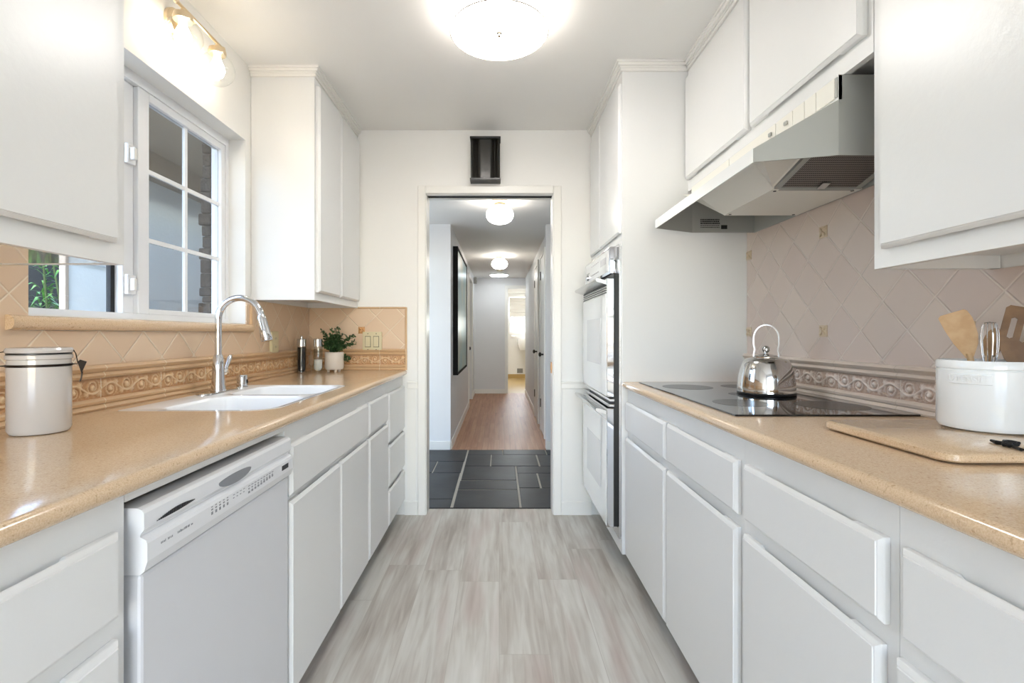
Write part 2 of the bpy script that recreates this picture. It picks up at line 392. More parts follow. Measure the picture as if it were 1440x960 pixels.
# patio door behind the viewer
mb = MB()
for x0, x1 in ((-.95, -.89), (-.03, .03), (.89, .95)): mb.box(x0, x1, -2.5, -2.44, 0, 2.2)
mb.box(-.95, .95, -2.5, -2.44, 2.12, 2.2).box(-.95, .95, -2.5, -2.44, 0, .08)
struct('door_rear_patio_frame', mb, 'vinyl')
# door casing, chair rail, baseboards
mb = MB()
mb.box(-.515, DX0, WE-.014, WE, 0, 2.085, .004).box(DX1, .393, WE-.014, WE, 0, 2.085, .004).box(-.465, .343, WE-.0139, WE, DZ, 2.085, .004)
struct('trim_1', mb, 'trim')
mb = MB().box(DX0, DX0+.004, WE, WE+.12, 0, DZ).box(DX1-.004, DX1, WE, WE+.035, 0, DZ).box(DX1-.004, DX1, WE+.08, WE+.12, 0, DZ)
mb.box(DX0, DX1, WE, WE+.03, DZ-.004, DZ).box(DX0, DX1, WE+.085, WE+.12, DZ-.004, DZ)
jamb = struct('door_1', mb, 'trim')
MB().box(DX0, DX1, WE+.031, WE+.084, DZ-.002, DZ-.0004).build('pocket_track', 'gap', jamb)
mb = MB().box(DX1-.010, DX1-.003, WE+.035, WE+.078, .895, .965, .001); mb.box(DX1-.012, DX1-.009, WE+.048, WE+.066, .912, .950)
lt = mb.build('pocket_latch', 'copper', jamb); tag(lt, 'brass flush latch')
MB().box(DX1-.0035, DX1-.001, WE+.036, WE+.079, 0, DZ).build('pocket_door_edge', 'trim', jamb)
mb = MB()
for x0, x1 in ((-.583, -.515), (.393, .586)):
    mb.box(x0, x1, WE-.010, WE, .80, .845, .003).box(x0, x1, WE-.016, WE, .833, .847, .003)
struct('trim_2', mb, 'trim')
mb = MB()
for x0, x1 in ((-.60, -.515), (.393, .586)):
    mb.box(x0, x1, WE-.012, WE, 0, .085, .003)
struct('baseboard_end', mb, 'trim')
mb = MB().box(-.583, -.53, WE-.004, WE, .085, .80).box(.405, .586, WE-.004, WE, .085, .80)
struct('trim_3', mb, 'trim')

# entry area with slate floor
HZ = 2.238
mb = MB().box(-1.43, 2.0, WE+.12, 4.80, -.1, -.004)
gr = struct('floor_slate', mb, 'grout')
tiles = [(-1.42,-.325,3.19,3.36),(-1.42,-.325,3.37,4.0),(-1.42,-.56,4.01,4.36),(-.55,-.32,4.01,4.36),(-1.42,-.315,4.37,4.797),
 (-.305,.135,3.19,3.56),(-.305,.135,3.575,3.785),(-.30,.135,3.80,4.20),(.15,2.0,3.19,3.60),(.15,.305,3.61,3.985),(.32,2.0,3.61,3.985),
 (.15,2.0,3.995,4.20),(-.30,-.08,4.21,4.60),(-.07,.345,4.21,4.60),(.36,2.0,4.21,4.60),(-.30,.03,4.61,4.797),(.04,.45,4.61,4.797),(.46,2.,4.61,4.797)]
mb = MB()
for a, b, c, d in tiles: mb.box(a, b, c, d, -.01, random.uniform(-.0008, .0012), .002, 1)
mb.build('slate_tiles', 'slate', gr)
struct('threshold_trim_1', MB().box(DX0+.004, DX1-.004, WE+.105, WE+.118, -.01, .003), 'gap')['kind'] = 'structure'
struct('ceiling_hall', MB().box(-1.55, 2.0, WE+.12, 12.8, HZ, HZ+.1), 'ceil')
struct('floor_hall', MB().box(-.60, .63, 4.80, 9.43, -.1, 0), 'oak')
mb = MB().box(-1.43, -.483, 4.80, 4.92, 0, HZ).box(-.603, -.483, 4.92, 7.62, 0, HZ).box(-.603, -.483, 7.62, 8.55, 2.05, HZ).box(-.603, -.483, 8.55, 9.37, 0, HZ)
struct('wall_hall_left', mb, 'hallwall')
mb = MB().box(.466, 2.0, 4.80, 4.90, 0, HZ).box(.51, .63, 4.90, 9.37, 0, HZ)
struct('wall_hall_right', mb, 'hallwall')
mb = MB().box(-.603, .17, 9.37, 9.49, 0, HZ).box(.17, .51, 9.37, 9.49, 2.03, HZ).box(.51, 1.2, 9.37, 9.49, 0, HZ)
struct('wall_hall_end', mb, 'hallwall')
mb = MB().box(-1.55, -1.43, WE+.12, 4.92, 0, .15).box(-1.55, -1.43, WE+.12, 4.92, 2.1, HZ).box(-1.55, -1.43, WE+.12, 3.3, .15, 2.1).box(-1.55, -1.43, 4.7, 4.92, .15, 2.1)
struct('wall_entry_left', mb, 'hallwall')
struct('wall_entry_right', MB().box(2.0, 2.12, WE, 4.92, 0, HZ), 'hallwall')
mb = MB().box(-1.43, -.483, 4.788, 4.80, 0, .085, .003).box(.466, 2.0, 4.788, 4.80, 0, .085, .003)
struct('baseboard_entry', mb, 'trim')
mb = MB().box(-.483, -.470, 4.81, 7.56, 0, .085, .003).box(-.483, -.470, 8.61, 9.36, 0, .085, .003).box(-.47, .12, 9.358, 9.37, 0, .085, .003).box(.498, .51, 6.84, 9.36, 0, .085, .003).box(.498, .51, 4.91, 5.24, 0, .085, .003)
struct('baseboard_hall', mb, 'trim')
mb = MB().box(-.483, -.468, 7.55, 7.62, 0, 2.11, .003).box(-.483, -.468, 8.55, 8.62, 0, 2.11, .003).box(-.483, -.468, 7.62, 8.55, 2.05, 2.11, .003)
struct('trim_4', mb, 'trim')
d2 = struct('door_2', MB().box(-.56, -.525, 7.62, 8.55, .005, 2.05), 'trim')
mb = MB().lathe([(.012, 0), (.012, .03), (.027, .045), (.027, .065), (.01, .072)], (-.525, 7.72, .92), 16, 'x'); mb.build('door_knob', 'bronze', d2, True)
mb = MB().box(.11, .17, 9.356, 9.37, 0, 2.09, .003).box(.17, .509, 9.356, 9.37, 2.03, 2.09, .003)
struct('trim_5', mb, 'trim')
def closet(n, y0, y1, hy, ky):
    d = struct('door_%d' % n, MB().box(.497, .5095, y0, y1, .01, 2.04, .002), 'trim')
    mb = MB().lathe([(.010, 0), (.010, -.025), (.024, -.035), (.026, -.05), (.012, -.058)], (.497, ky, .92), 16, 'x')
    tag(mb.build('door_knob', 'bronze', d, True), 'dark bronze knob')
    for z in (.33, 1.84): MB().box(.487, .497, hy-.012, hy+.012, z-.05, z+.05, .003).build('hinge', 'bronze', d)
    mb = MB().box(.490, .5098, y0-.065, y0-.002, 0, 2.10, .003).box(.490, .5098, y1+.002, y1+.065, 0, 2.10, .003).box(.490, .5098, y0-.002, y1+.002, 2.045, 2.10, .003)
    mb.build('casing', 'trim', d)
closet(3, 5.34, 5.78, 5.77, 5.40)
closet(4, 6.24, 6.74, 6.73, 6.32)
# bathroom beyond
struct('floor_bathroom', MB().box(-.6, 1.3, 9.43, 12.8, -.1, 0), 'bathfloor')
struct('wall_bathroom_left', MB().box(-.6, -.48, 9.49, 12.8, 0, HZ), 'wall')
struct('wall_bathroom_right', MB().box(1.2, 1.32, 9.49, 12.8, 0, HZ), 'wall')
mb = MB().box(-.48, 1.2, 12.7, 12.82, 0, 1.18).box(-.48, 1.2, 12.7, 12.82, 2.1, HZ).box(-.48, .26, 12.7, 12.82, 1.18, 2.1).box(1.05, 1.2, 12.7, 12.82, 1.18, 2.1)
struct('wall_bathroom_end', mb, 'wall')
mb = MB().box(.26, 1.05, 12.72, 12.76, 1.18, 1.22).box(.26, 1.05, 12.72, 12.76, 2.06, 2.1).box(.26, .30, 12.72, 12.76, 1.22, 2.06).box(1.01, 1.05, 12.72, 12.76, 1.22, 2.06).box(.30, 1.01, 12.72, 12.76, 1.60, 1.64)
w2 = struct('window_2', mb, 'vinyl')
MB().box(.30, 1.01, 12.735, 12.74, 1.22, 2.06).build('glass_pane', 'pane', w2)
MB().box(.25, 1.06, 12.68, 12.70, 1.14, 1.18, .004).build('sill', 'trim', w2)
struct('baseboard_bathroom', MB().box(-.48, 1.2, 12.685, 12.7, 0, .10), 'bathfloor')

# ------------------------------------------------------------------ kitchen window
WX = -1.31
mb = MB()
mb.box(WX-.05, WX+.02, WY0, WY1, 2.035, WZ1).box(WX-.05, WX+.02, WY0, WY1, 1.193, 1.218).box(WX-.05, WX+.02, WY0, WY0+.03, 1.218, 2.035).box(WX-.05, WX+.02, WY1-.02, WY1, 1.218, 2.035)
win = struct('window_1', mb, 'vinyl')
mb = MB()
mb.box(WX-.02, WX+.015, 1.735, 1.79, 1.218, 2.035, .003).box(WX-.02, WX+.015, 2.255, 2.285, 1.218, 2.035, .003)
mb.box(WX-.02, WX+.0149, 1.79, 2.255, 2.005, 2.035, .003).box(WX-.02, WX+.0149, 1.79, 2.255, 1.218, 1.238, .003)
sash = mb.build('sliding_sash', 'vinyl', win)
mb = MB().box(WX-.008, WX+.004, 2.010, 2.026, 1.238, 2.005)
for z in (1.494, 1.750): mb.box(WX-.0079, WX+.0039, 1.79, 2.255, z-.008, z+.008)
mb.build('muntin_grid', 'vinyl', sash)
MB().box(WX-.002, WX+.0, 1.79, 2.255, 1.238, 2.005).build('glass_pane', 'screenpane', sash)
mb = MB().box(WX-.045, WX-.002, 1.685, 1.735, 1.218, 2.035, .003)
mb.build('meeting_stile', 'vinyl', win)
MB().box(WX-.035, WX-.031, WY0+.03, 1.685, 1.218, 2.035).build('glass_pane', 'pane', win)
MB().box(WX-.046, WX-.03, 1.668, 1.685, 1.218, 2.035).build('screen_edge', 'gap', win)
for z in (1.32, 1.78):
    lk = MB().box(WX-.002, WX+.012, 1.69, 1.73, z-.035, z+.035, .004).build('sash_lock', 'vinyl', win)
    MB().box(WX+.012, WX+.03, 1.697, 1.712, z-.022, z+.022, .004).build('lock_lever', 'trim', lk)
# white inner sill board and return linings
struct('trim_6', MB().box(WX+.02, WL, WY0, WY1, 1.185, 1.196), 'trim')
# bullnose stone sill
prof = [(WL-.001, 1.155), (WL-.001, 1.1925), (WL+.012, 1.1925)] + [(WL+.012 + .018*math.sin(a), 1.1738 + .0187*math.cos(a)) for a in [PI*k/8 for k in range(0, 9)]]
prof = [(x, z) for x, z in prof]
mb = MB().prism([(p[0], p[1]) for p in prof], 'y', WY0-.06, WY1+.035)
sl = mb.build('window_sill_ledge', 'counter', None, True)
tag(sl, 'tan bullnose stone ledge running under the kitchen window', 'sill')

# exterior seen through the window
def ext(name, mb, m, label=None, cat=None, smooth=False):
    o = mb.build(name, m, None, smooth)
    if label: tag(o, label, cat)
    else: o['kind'] = 'structure'
    return o
ext('ground_patio', MB().box(-9, WL-.2, -3, 9, -.2, -.02), 'ground')
ext('ceiling_patio', MB().box(-3.45, WL-.2, 1.5, 6.65, 2.62, 2.72), 'patio')
ext('patio_beam_trim', MB().box(-2.95, -2.80, 2.3, 6.5, 2.44, 2.62), 'patiobeam')
ext('wall_patio', MB().box(-3.33, -3.3, 3.69, 6.5, 0, 2.62), 'stucco')
ext('wall_patio_end', MB().box(-3.45, WL-.2, 6.5, 6.65, 0, 2.62), 'stucco')
ext('trim_patio_fascia', MB().box(-3.299, -3.24, 3.70, 4.25, 1.70, 1.80), 'fascia')
ext('patio_post', MB().box(-3.33, -3.28, 3.655, 3.688, 0, 2.62, .005), 'post', 'tan square patio post outside the kitchen window', 'post')
mb = MB(); rr = random.Random(3)      # rough brown masonry return outside the far window jamb
z = WZ0
while z < WZ1:
    hgt = min(rr.uniform(.03, .07), WZ1 - z + .001); e = rr.uniform(-.012, .008)
    mb.box(-1.412 + e, -1.364, 2.286 + e*.3, 2.3045, z, z + hgt - .002, .006, 2); z += hgt
ext('trim_7', mb, 'stone')
# dark fence and garden shrub
mb = MB()
for k in range(16): mb.box(-4.6, -4.55, 2.2 + k*.24, 2.42 + k*.24, 0, 2.4)
ext('garden_fence', mb, 'gap', 'dark board fence behind the garden shrub', 'fence')
rt = thing('garden_shrub', 'green long-leaved shrub outside the left window pane', 'shrub', (-3.8, 3.75, -.02))
mb = MB(); lf = MB(); rr = random.Random(5)
for k in range(16):
    bx_, by_ = -3.85 + rr.uniform(-.3, .15), 3.9 + rr.uniform(-.5, .45); hh = rr.uniform(1.2, 1.95)
    mb.tube([(bx_, by_, -.02), (bx_ + rr.uniform(-.05, .05), by_ + rr.uniform(-.05, .05), hh * .5), (bx_ + rr.uniform(-.1, .1), by_ + rr.uniform(-.1, .1), hh)], .008, 6)
    for j in range(60):
        zz = rr.uniform(.5, hh); a = rr.uniform(0, 2*PI); L = rr.uniform(.10, .2); dz = rr.uniform(-.08, .08)
        p = Vector((bx_, by_, zz)); d = Vector((math.cos(a), math.sin(a), dz / L)).normalized(); sd = d.cross(Vector((0, 0, 1))).normalized() * .011
        mid = p + d * L * .5 + Vector((0, 0, .02)); tip = p + d * L - Vector((0, 0, .03))
        v = [lf.bm.verts.new(q) for q in (p, mid + sd, tip, mid - sd)]; lf.bm.faces.new(v)
mb.build('stems', 'stem', rt, True); lf.build('foliage', 'leaf2', rt)

# ================================================================== CABINETS
def bx(mb, s, d0, d1, y0, y1, z0, z1, bev=0): return mb.box(s*d0, s*d1, y0, y1, z0, z1, bev)
def panel_front(s, db, t, y0, y1, z0, z1, notch, name, parent, m='cab'):
    """slab front facing the aisle; db = distance of its back from the centre line; chamfered face; routed finger pull on one edge"""
    mb = MB(); dm = db - .5 * t
    def lp(d, i): return [(s*d, y0+i, z0+i), (s*d, y1-i, z0+i), (s*d, y1-i, z1-i), (s*d, y0+i, z1-i)]
    mb.loft([lp(dm, 0), lp(db-.60*t, .0008), lp(db-.86*t, .0065), lp(db-.90*t, .0085), lp(db-t, .0095)])
    W = y1 - y0; a, b = y0 + W*.16, y1 - W*.16; k = min(.02, W*.1)
    if notch == 'top': poly = [(y0, z0), (y1, z0), (y1, z1), (b, z1), (b-k, z1-.014), (a+k, z1-.014), (a, z1), (y0, z1)]
    elif notch == 'bottom': poly = [(y0, z1), (y1, z1), (y1, z0), (b, z0), (b-k, z0+.014), (a+k, z0+.014), (a, z0), (y0, z0)]
    else: poly = [(y0, z0), (y1, z0), (y1, z1), (y0, z1)]
    mb.prism(poly, 'x', s*dm, s*(db-.0005))
    return mb.build(name, m, parent)
def frame_box(s, dface, dwall, y0, y1, z0, z1, openings_dark=False, top=True):
    mb = MB(); t = .018
    bx(mb, s, dface+t, dwall, y0, y0+t, z0, z1); bx(mb, s, dface+t, dwall, y1-t, y1, z0, z1)
    bx(mb, s, dface+t, dwall, y0+t, y1-t, z0, z0+t)
    if top: bx(mb, s, dface+t, dwall, y0+t, y1-t, z1-t, z1)
    bx(mb, s, dwall-.006, dwall, y0+t, y1-t, z0+t, z1-t)
    bx(mb, s, dface, dface+t, y0, y1, z0, z1)        # face frame
    return mb
BF, BT = .613, .018       # base face frame distance, front thickness
def base_cab(name, label, cat, s, y0, y1, fronts, dwall, top=True, group=None):
    r = thing(name, label, cat, (s*.9, (y0+y1)/2, 0), group)
    frame_box(s, BF, dwall, y0+.0005, y1-.0005, .095, .887, top=top).build('body', 'cab', r)
    mb = MB(); bx(mb, s, .675, .69, y0+.0005, y1-.0005, 0, .095); mb.build('toe_kick', 'black', r)
    for kind, a, b, c, d in fronts:
        panel_front(s, BF, BT, a, b, c, d, 'top' , kind, r)
    return r
dl = abs(WL) - .002; dr = WR - .002
base_cab('drawer_cabinet', 'white drawer stack left of the dishwasher, cut by the picture edge', 'cabinet', -1, .20, .79,
         [('drawer', .215, .765, .697, .832), ('drawer', .215, .765, .40, .662), ('drawer', .215, .765, .10, .365)], dl)
base_cab('sink_cabinet', 'white cabinet under the sink with wide false front over two doors', 'cabinet', -1, 1.38, 2.215,
         [('false_front', 1.388, 2.205, .678, .828), ('door', 1.388, 1.815, .10, .662), ('door', 1.822, 2.205, .10, .662)], dl, top=False)
base_cab('base_cabinet', 'narrow white base cabinet with one drawer between sink cabinet and three-drawer stack', 'cabinet', -1, 2.215, 2.61,
         [('drawer', 2.225, 2.60, .678, .828), ('door', 2.225, 2.60, .10, .662)], dl)
base_cab('drawer_cabinet', 'white three-drawer stack at the far end of the sink counter', 'cabinet', -1, 2.61, 3.068,
         [('drawer', 2.622, 3.058, .553, .822), ('drawer', 2.622, 3.058, .315, .532), ('drawer', 2.622, 3.058, .10, .290)], dl)
base_cab('base_cabinet', 'white two-door base cabinet with two drawers beside the wall oven', 'cabinet', 1, 1.205, 2.300,
         [('drawer', 1.222, 1.730, .690, .826), ('drawer', 1.748, 2.288, .690, .826), ('door', 1.222, 1.732, .10, .657), ('door', 1.750, 2.288, .10, .657)], dr)
base_cab('base_cabinet', 'white single-door base cabinet with wide drawer, middle of the range counter', 'cabinet', 1, .740, 1.205,
         [('drawer', .757, 1.186, .690, .826), ('door', .763, 1.190, .10, .655)], dr)
base_cab('drawer_cabinet', 'white base cabinet at right edge of picture below the crock', 'cabinet', 1, .20, .740,
         [('drawer', .215, .722, .690, .826), ('drawer', .215, .733, .40, .655), ('drawer', .215, .733, .10, .37)], dr)

def crown(mb, s, dface, y0, y1, near_return):
    for z0, z1, p in ((2.396, 2.410, .008), (2.410, 2.417, .013), (2.417, 2.430, .022), (2.430, 2.4395, .030)):
        d0 = dface - p; ya = y0 - (p if near_return else 0)
        bx(mb, s, d0, dface + .004, ya, y1, z0, z1)
        if near_return: bx(mb, s, dface + .004, abs(near_return), ya, y0 + .002, z0, z1)
UF, UT = .900, .022
def upper_cab(name, label, s, y0, y1, z0, doors, dwall, zd0, zd1, cr=None, gloss=False, lip=.03):
    r = thing(name, label, 'cabinet', (s*1.05, (y0+y1)/2, z0)); t = .018
    mb = MB()
    bx(mb, s, UF, UF+t, y0, y1, z0, 2.439)
    bx(mb, s, UF+t, dwall, y0, y0+t, z0, 2.439); bx(mb, s, UF+t, dwall, y1-t, y1, z0, 2.439)
    bx(mb, s, UF+t, dwall, y0+t, y1-t, z0+lip, z0+lip+t); bx(mb, s, UF+t, dwall, y0+t, y1-t, 2.42, 2.439); bx(mb, s, dwall-.006, dwall, y0+t, y1-t, z0+lip+t, 2.42)
    mb.build('body', 'cab', r)
    if gloss: tag(MB().box(s*(UF+t), s*dwall, y0+t, y1-t, z0+.001, z0+.01).build('underside_panel', 'gloss', r), 'high-gloss white underside')
    for a, b in doors: panel_front(s, UF, UT, a, b, zd0, zd1, 'bottom', 'door', r)
    if cr is not None:
        mb = MB(); crown(mb, s, UF, y0, y1, cr); mb.build('crown_moulding', 'trim', r)
    return r
upper_cab('wall_cabinet', 'glossy white wall cabinet at upper left picture edge, left of the window', -1, .28, 1.16, 1.310, [(.29, .705), (.712, 1.122)], dl, 1.356, 2.36, None, True)
upper_cab('wall_cabinet', 'white wall cabinet above the pepper mill and plant, right of the window', -1, 2.355, 3.066, 1.312, [(2.370, 2.685), (2.700, 3.050)], dl, 1.350, 2.362, dl)
upper_cab('wall_cabinet', 'large glossy white wall cabinet at upper right picture edge above the utensil crock', 1, .28, 1.160, 1.300, [(.29, .705), (.712, 1.124)], dr, 1.343, 2.36, 0)
upper_cab('wall_cabinet', 'white two-door wall cabinet directly above the range hood', 1, 1.163, 2.303, 1.823, [(1.180, 1.706), (1.727, 2.290)], dr, 1.874, 2.358, 0)

# tall oven cabinet
r = thing('oven_cabinet', 'tall white cabinet housing the double oven, beside the doorway', 'cabinet', (.88, 2.68, 0))
mb = MB(); a, b = 2.305, 3.067
mb.box(.586, dr, a, a+.018, .095, 2.439).box(.586, dr, b-.018, b, .095, 2.439).box(dr-.008, dr, a+.018, b-.018, .095, 2.439)
for z0, z1 in ((.095, .113), (1.585, 1.603), (2.42, 2.439)): mb.box(.604, dr-.008, a+.018, b-.018, z0, z1)
mb.box(.586, .604, a+.018, b-.018, .095, .165).box(.586, .604, a+.018, b-.018, 1.583, 2.439)
mb.box(.586, .604, b-.045, b-.018, .165, 1.583)
mb.build('body', 'cab', r)
MB().box(.66, .675, a+.001, b-.001, 0, .095).build('toe_kick', 'black', r)
panel_front(1, .586, .014, 2.317, 2.755, 1.628, 2.345, 'bottom', 'door', r); panel_front(1, .586, .014, 2.765, 3.045, 1.628, 2.345, 'bottom', 'door', r)
mb = MB(); crown(mb, 1, .586, a, b, .896); mb.build('crown_moulding', 'trim', r)

# ================================================================== COUNTERS
def counter(name, label, s, y0, y1, dwall):
    pts = [(s*dwall, .888), (s*dwall, .918)] + [(s*(.600 - .015*math.sin(PI*k/10)), .903 + .015*math.cos(PI*k/10)) for k in range(11)]
    o = MB().prism(pts, 'y', y0, y1).build(name, 'counter', None, True, origin=(s*.9, (y0+y1)/2, .888))
    return tag(o, label, 'countertop')
cl = counter('countertop', 'long tan speckled countertop holding the sink on the window side', -1, -.6, WE-.001, dl)
cr_ = counter('countertop', 'tan speckled countertop holding the cooktop on the range side', 1, -.6, 2.304, dr)
base_cab('base_cabinet', 'white base cabinet beside the viewer at the near end of sink counter', 'cabinet', -1, -.59, .20, [('door', -.575, .19, .10, .832)], dl)
base_cab('base_cabinet', 'white base cabinet beside the viewer at the near end of range counter', 'cabinet', 1, -.59, .20, [('door', -.575, .19, .10, .832)], dr)
def rrect(x0, x1, y0, y1, r, z, n=6):
    rs = r if isinstance(r, (list, tuple)) else [r]*4
    out = []
    for (cx, cy, a0, q) in ((x1-rs[0], y0+rs[0], -PI/2, rs[0]), (x1-rs[1], y1-rs[1], 0, rs[1]), (x0+rs[2], y1-rs[2], PI/2, rs[2]), (x0+rs[3], y0+rs[3], PI, rs[3])):
        for k in range(n+1):
            a = a0 + PI/2*k/n; out.append((cx + q*math.cos(a), cy + q*math.sin(a), z))
    return out
SX0, SX1, SY0, SY1 = -1.135, -.672, 1.423, 2.165
orad = [.09, .06, .02, .02]
cut = MB().loft([rrect(SX0, SX1, SY0, SY1, orad, .87), rrect(SX0, SX1, SY0, SY1, orad, .94)]).build('cutter', 'counter')
bm_ = cl.modifiers.new('hole', 'BOOLEAN'); bm_.operation = 'DIFFERENCE'; bm_.object = cut; bm_.solver = 'EXACT'
bpy.context.view_layer.update()
me = bpy.data.meshes.new_from_object(cl.evaluated_get(bpy.context.evaluated_depsgraph_get())); cl.modifiers.clear(); cl.data = me
bpy.data.objects.remove(cut)
me.set_sharp_from_angle(angle=math.radians(38))
# sink
sink = thing('kitchen_sink', 'white double-bowl sink set flush in the tan counter below the window', 'sink', (-.9, 1.79, .70))
e = .0012
mb = MB(); bm = mb.bm
def addloop(pts):
    vs_ = [bm.verts.new(p) for p in pts]; es = [bm.edges.new((vs_[i], vs_[(i+1) % len(vs_)])) for i in range(len(vs_))]; return vs_, es
zt = .9182
o1, e1 = addloop(rrect(SX0+e, SX1-e, SY0+e, SY1-e, orad, zt))
bowls = [(-1.035, -.690, 1.441, 1.782), (-1.035, -.690, 1.812, 2.147)]
eb = []; vb = []
for q in bowls:
    v_, e_ = addloop(rrect(*q, [.075, .05, .05, .05], zt)); eb += e_; vb.append((v_, q))
bmesh.ops.triangle_fill(bm, edges=e1 + eb, use_beauty=True)
for v_, q in vb:
    prev = v_
    for ins, z, rad in ((.004, zt-.003, .07), (.008, zt-.012, .07), (.016, zt-.12, .07), (.026, zt-.15, .065), (.05, zt-.168, .05), (.09, zt-.172, .03)):
        nl = [bm.verts.new(p) for p in rrect(q[0]+ins, q[1]-ins, q[2]+ins, q[3]-ins, rad, z)]
        for i in range(len(nl)):
            j = (i+1) % len(nl); bm.faces.new((prev[i], prev[j], nl[j], nl[i]))
        prev = nl
    bm.faces.new(prev)
pv = o1; nl = [bm.verts.new((v.co.x, v.co.y, .88)) for v in pv]
for i in range(len(nl)):
    j = (i+1) % len(nl); bm.faces.new((pv[i], pv[j], nl[j], nl[i]))
mb.build('basin', 'porc', sink, True)
for q in bowls:
    MB().lathe([(.045, 0), (.042, .004), (.03, .003), (.0, .001)], ((q[0]+q[1])/2, (q[2]+q[3])/2, zt-.172), 28).build('drain', 'chrome', sink, True)
# faucet
FY, FX = 1.885, -1.095
fc = thing('kitchen_faucet', 'chrome gooseneck pull-down faucet behind the sink', 'faucet', (FX, FY, .9185))
pl = [(FX + .028*math.cos(a) * 1, FY + (.085 if math.sin(a) > 0 else -.085) + .034*math.sin(a)) for a in [2*PI*k/32 for k in range(32)]]
MB().loft([[(x, y, .9188) for x, y in pl], [(x, y, .922) for x, y in pl], [(FX+(x-FX)*.9, FY+(y-FY)*.97, .925) for x, y in pl]]).build('escutcheon_plate', 'chrome', fc, True)
MB().lathe([(.027, .925), (.027, .93), (.0235, .95), (.0215, 1.00), (.019, 1.055), (.0155, 1.062), (.0145, 1.066)], (FX, FY, 0), 28).build('body', 'chrome', fc, True)
pts = [(FX, FY, 1.06), (FX, FY, 1.12), (FX, FY, 1.195)]
cxx, czz, R = FX+.084, 1.202, .084
for k in range(1, 19):
    a = PI - math.radians(171)*k/18; pts.append((cxx + R*math.cos(a), FY, czz + R*math.sin(a)))
MB().tube(pts, .0125, 18).build('gooseneck_spout', 'chrome', fc, True)
pe = Vector(pts[-1]); a = PI - math.radians(171); td = Vector((math.sin(a), 0, -math.cos(a))).normalized(); td = (pe - Vector(pts[-2])).normalized()
q = [pe - td*.004, pe + td*.004, pe + td*.012, pe + td*.055, pe + td*.094, pe + td*.100]
sh = MB().tube(q, [.0125, .0155, .0165, .0185, .0225, .020], 24).build('spray_head', 'chrome', fc, True)
hb = MB().tube([(FX, FY+.015, .992), (FX, FY+.035, .995), (FX, FY+.05, 1.0)], [.014, .0145, .012], 18)
hb.tube([(FX, FY+.046, .996), (FX, FY+.055, 1.015), (FX, FY+.078, 1.048), (FX, FY+.084, 1.058)], [.009, .0075, .0105, .0075], 16)
hb.build('lever_handle', 'chrome', fc, True)
ag = thing('air_gap_cap', 'small chrome cylinder cap on the sink deck beside the faucet', 'air gap', (-1.108, 2.085, .9185))
MB().lathe([(.023, .9187), (.023, .923), (.0215, .924), (.0215, .965), (.0195, .970), (.0, .9705)], (-1.108, 2.085, 0), 28).build('cap', 'chrome', ag, True)
MB().box(-1.0868, -1.0858, 2.08, 2.09, .935, .95).build('vent_slot', 'gap', ag)

# ================================================================== BACKSPLASH
BL, BR = WL, WR
def petals(mb, cx_, cz_, to_world, size=.021):
    # square tile with four raised petals and a boss; to_world(a, b, h)
    sq = [(-size, -size), (size, -size), (size, size), (-size, size)]
    mb.loft([[to_world(cx_+a, cz_+b, 0.0) for a, b in sq], [to_world(cx_+a, cz_+b, .003) for a, b in sq], [to_world(cx_+a*.85, cz_+b*.85, .004) for a, b in sq]])
    for k in range(4):
        a0 = PI/4 + k*PI/2; ca, sa = math.cos(a0), math.sin(a0); loops = []
        for h, sc in ((.003, 1.), (.008, .75), (.0095, .3)):
            loops.append([to_world(cx_ + ca*.0125 + (.0095*sc*math.cos(t)*ca - .006*sc*math.sin(t)*sa), cz_ + sa*.0125 + (.0095*sc*math.cos(t)*sa + .006*sc*math.sin(t)*ca), h) for t in [2*PI*i/12 for i in range(12)]])
        mb.loft(loops)
    mb.loft([[to_world(cx_ + .004*s_*math.cos(t), cz_ + .004*s_*math.sin(t), h) for t in [2*PI*i/10 for i in range(10)]] for h, s_ in ((.003, 1), (.009, .8), (.010, .2))])
def relief_h(u, v):     # u metres along, v -1..1 across -> 0..1 : scrolling acanthus vine
    L = .13; b = v*.027; ph = 2*PI*u/L
    vine = .013*math.sin(ph); h = .85*math.exp(-((b - vine)/.0034)**2)
    k = round((u - L*.25)/(L*.5)); uc = L*.25 + k*L*.5; up = 1 if k % 2 == 0 else -1
    cx_, cy_ = uc, -up*.005; dx, dy = u - cx_, b - cy_; rr_ = math.hypot(dx, dy); th = math.atan2(dy*up, dx)
    if rr_ < .024: h = max(h, (.95 - rr_*8)*max(0, math.cos(th + rr_*2*PI/.0115))**1.5)
    if rr_ < .006: h = max(h, 1 - (rr_/.006)**2*.4)
    for j in (-1, 1):
        lx, ly = dx - j*.021, b - up*.013; ang = math.atan2(ly, lx); lr = math.hypot(lx, ly)
        lobe = .012*(.65 + .35*abs(math.cos(3.5*ang)))
        if lr < lobe: h = max(h, .75*(1 - (lr/lobe)**2)**.5*(.6 + .4*abs(math.cos(3.5*ang))))
    fol = .42*max(0, math.cos(2*PI*(b + .004*math.sin(2*PI*u/.031) + .35*u*math.sin(2*PI*u/.13))/.0085))*(.5 + .5*math.cos(2*PI*u/.0185 + 90*b))
    h = max(h, fol)
    edge = min(1, (1 - abs(v))/.10)
    return max(0, min(1, h))*edge
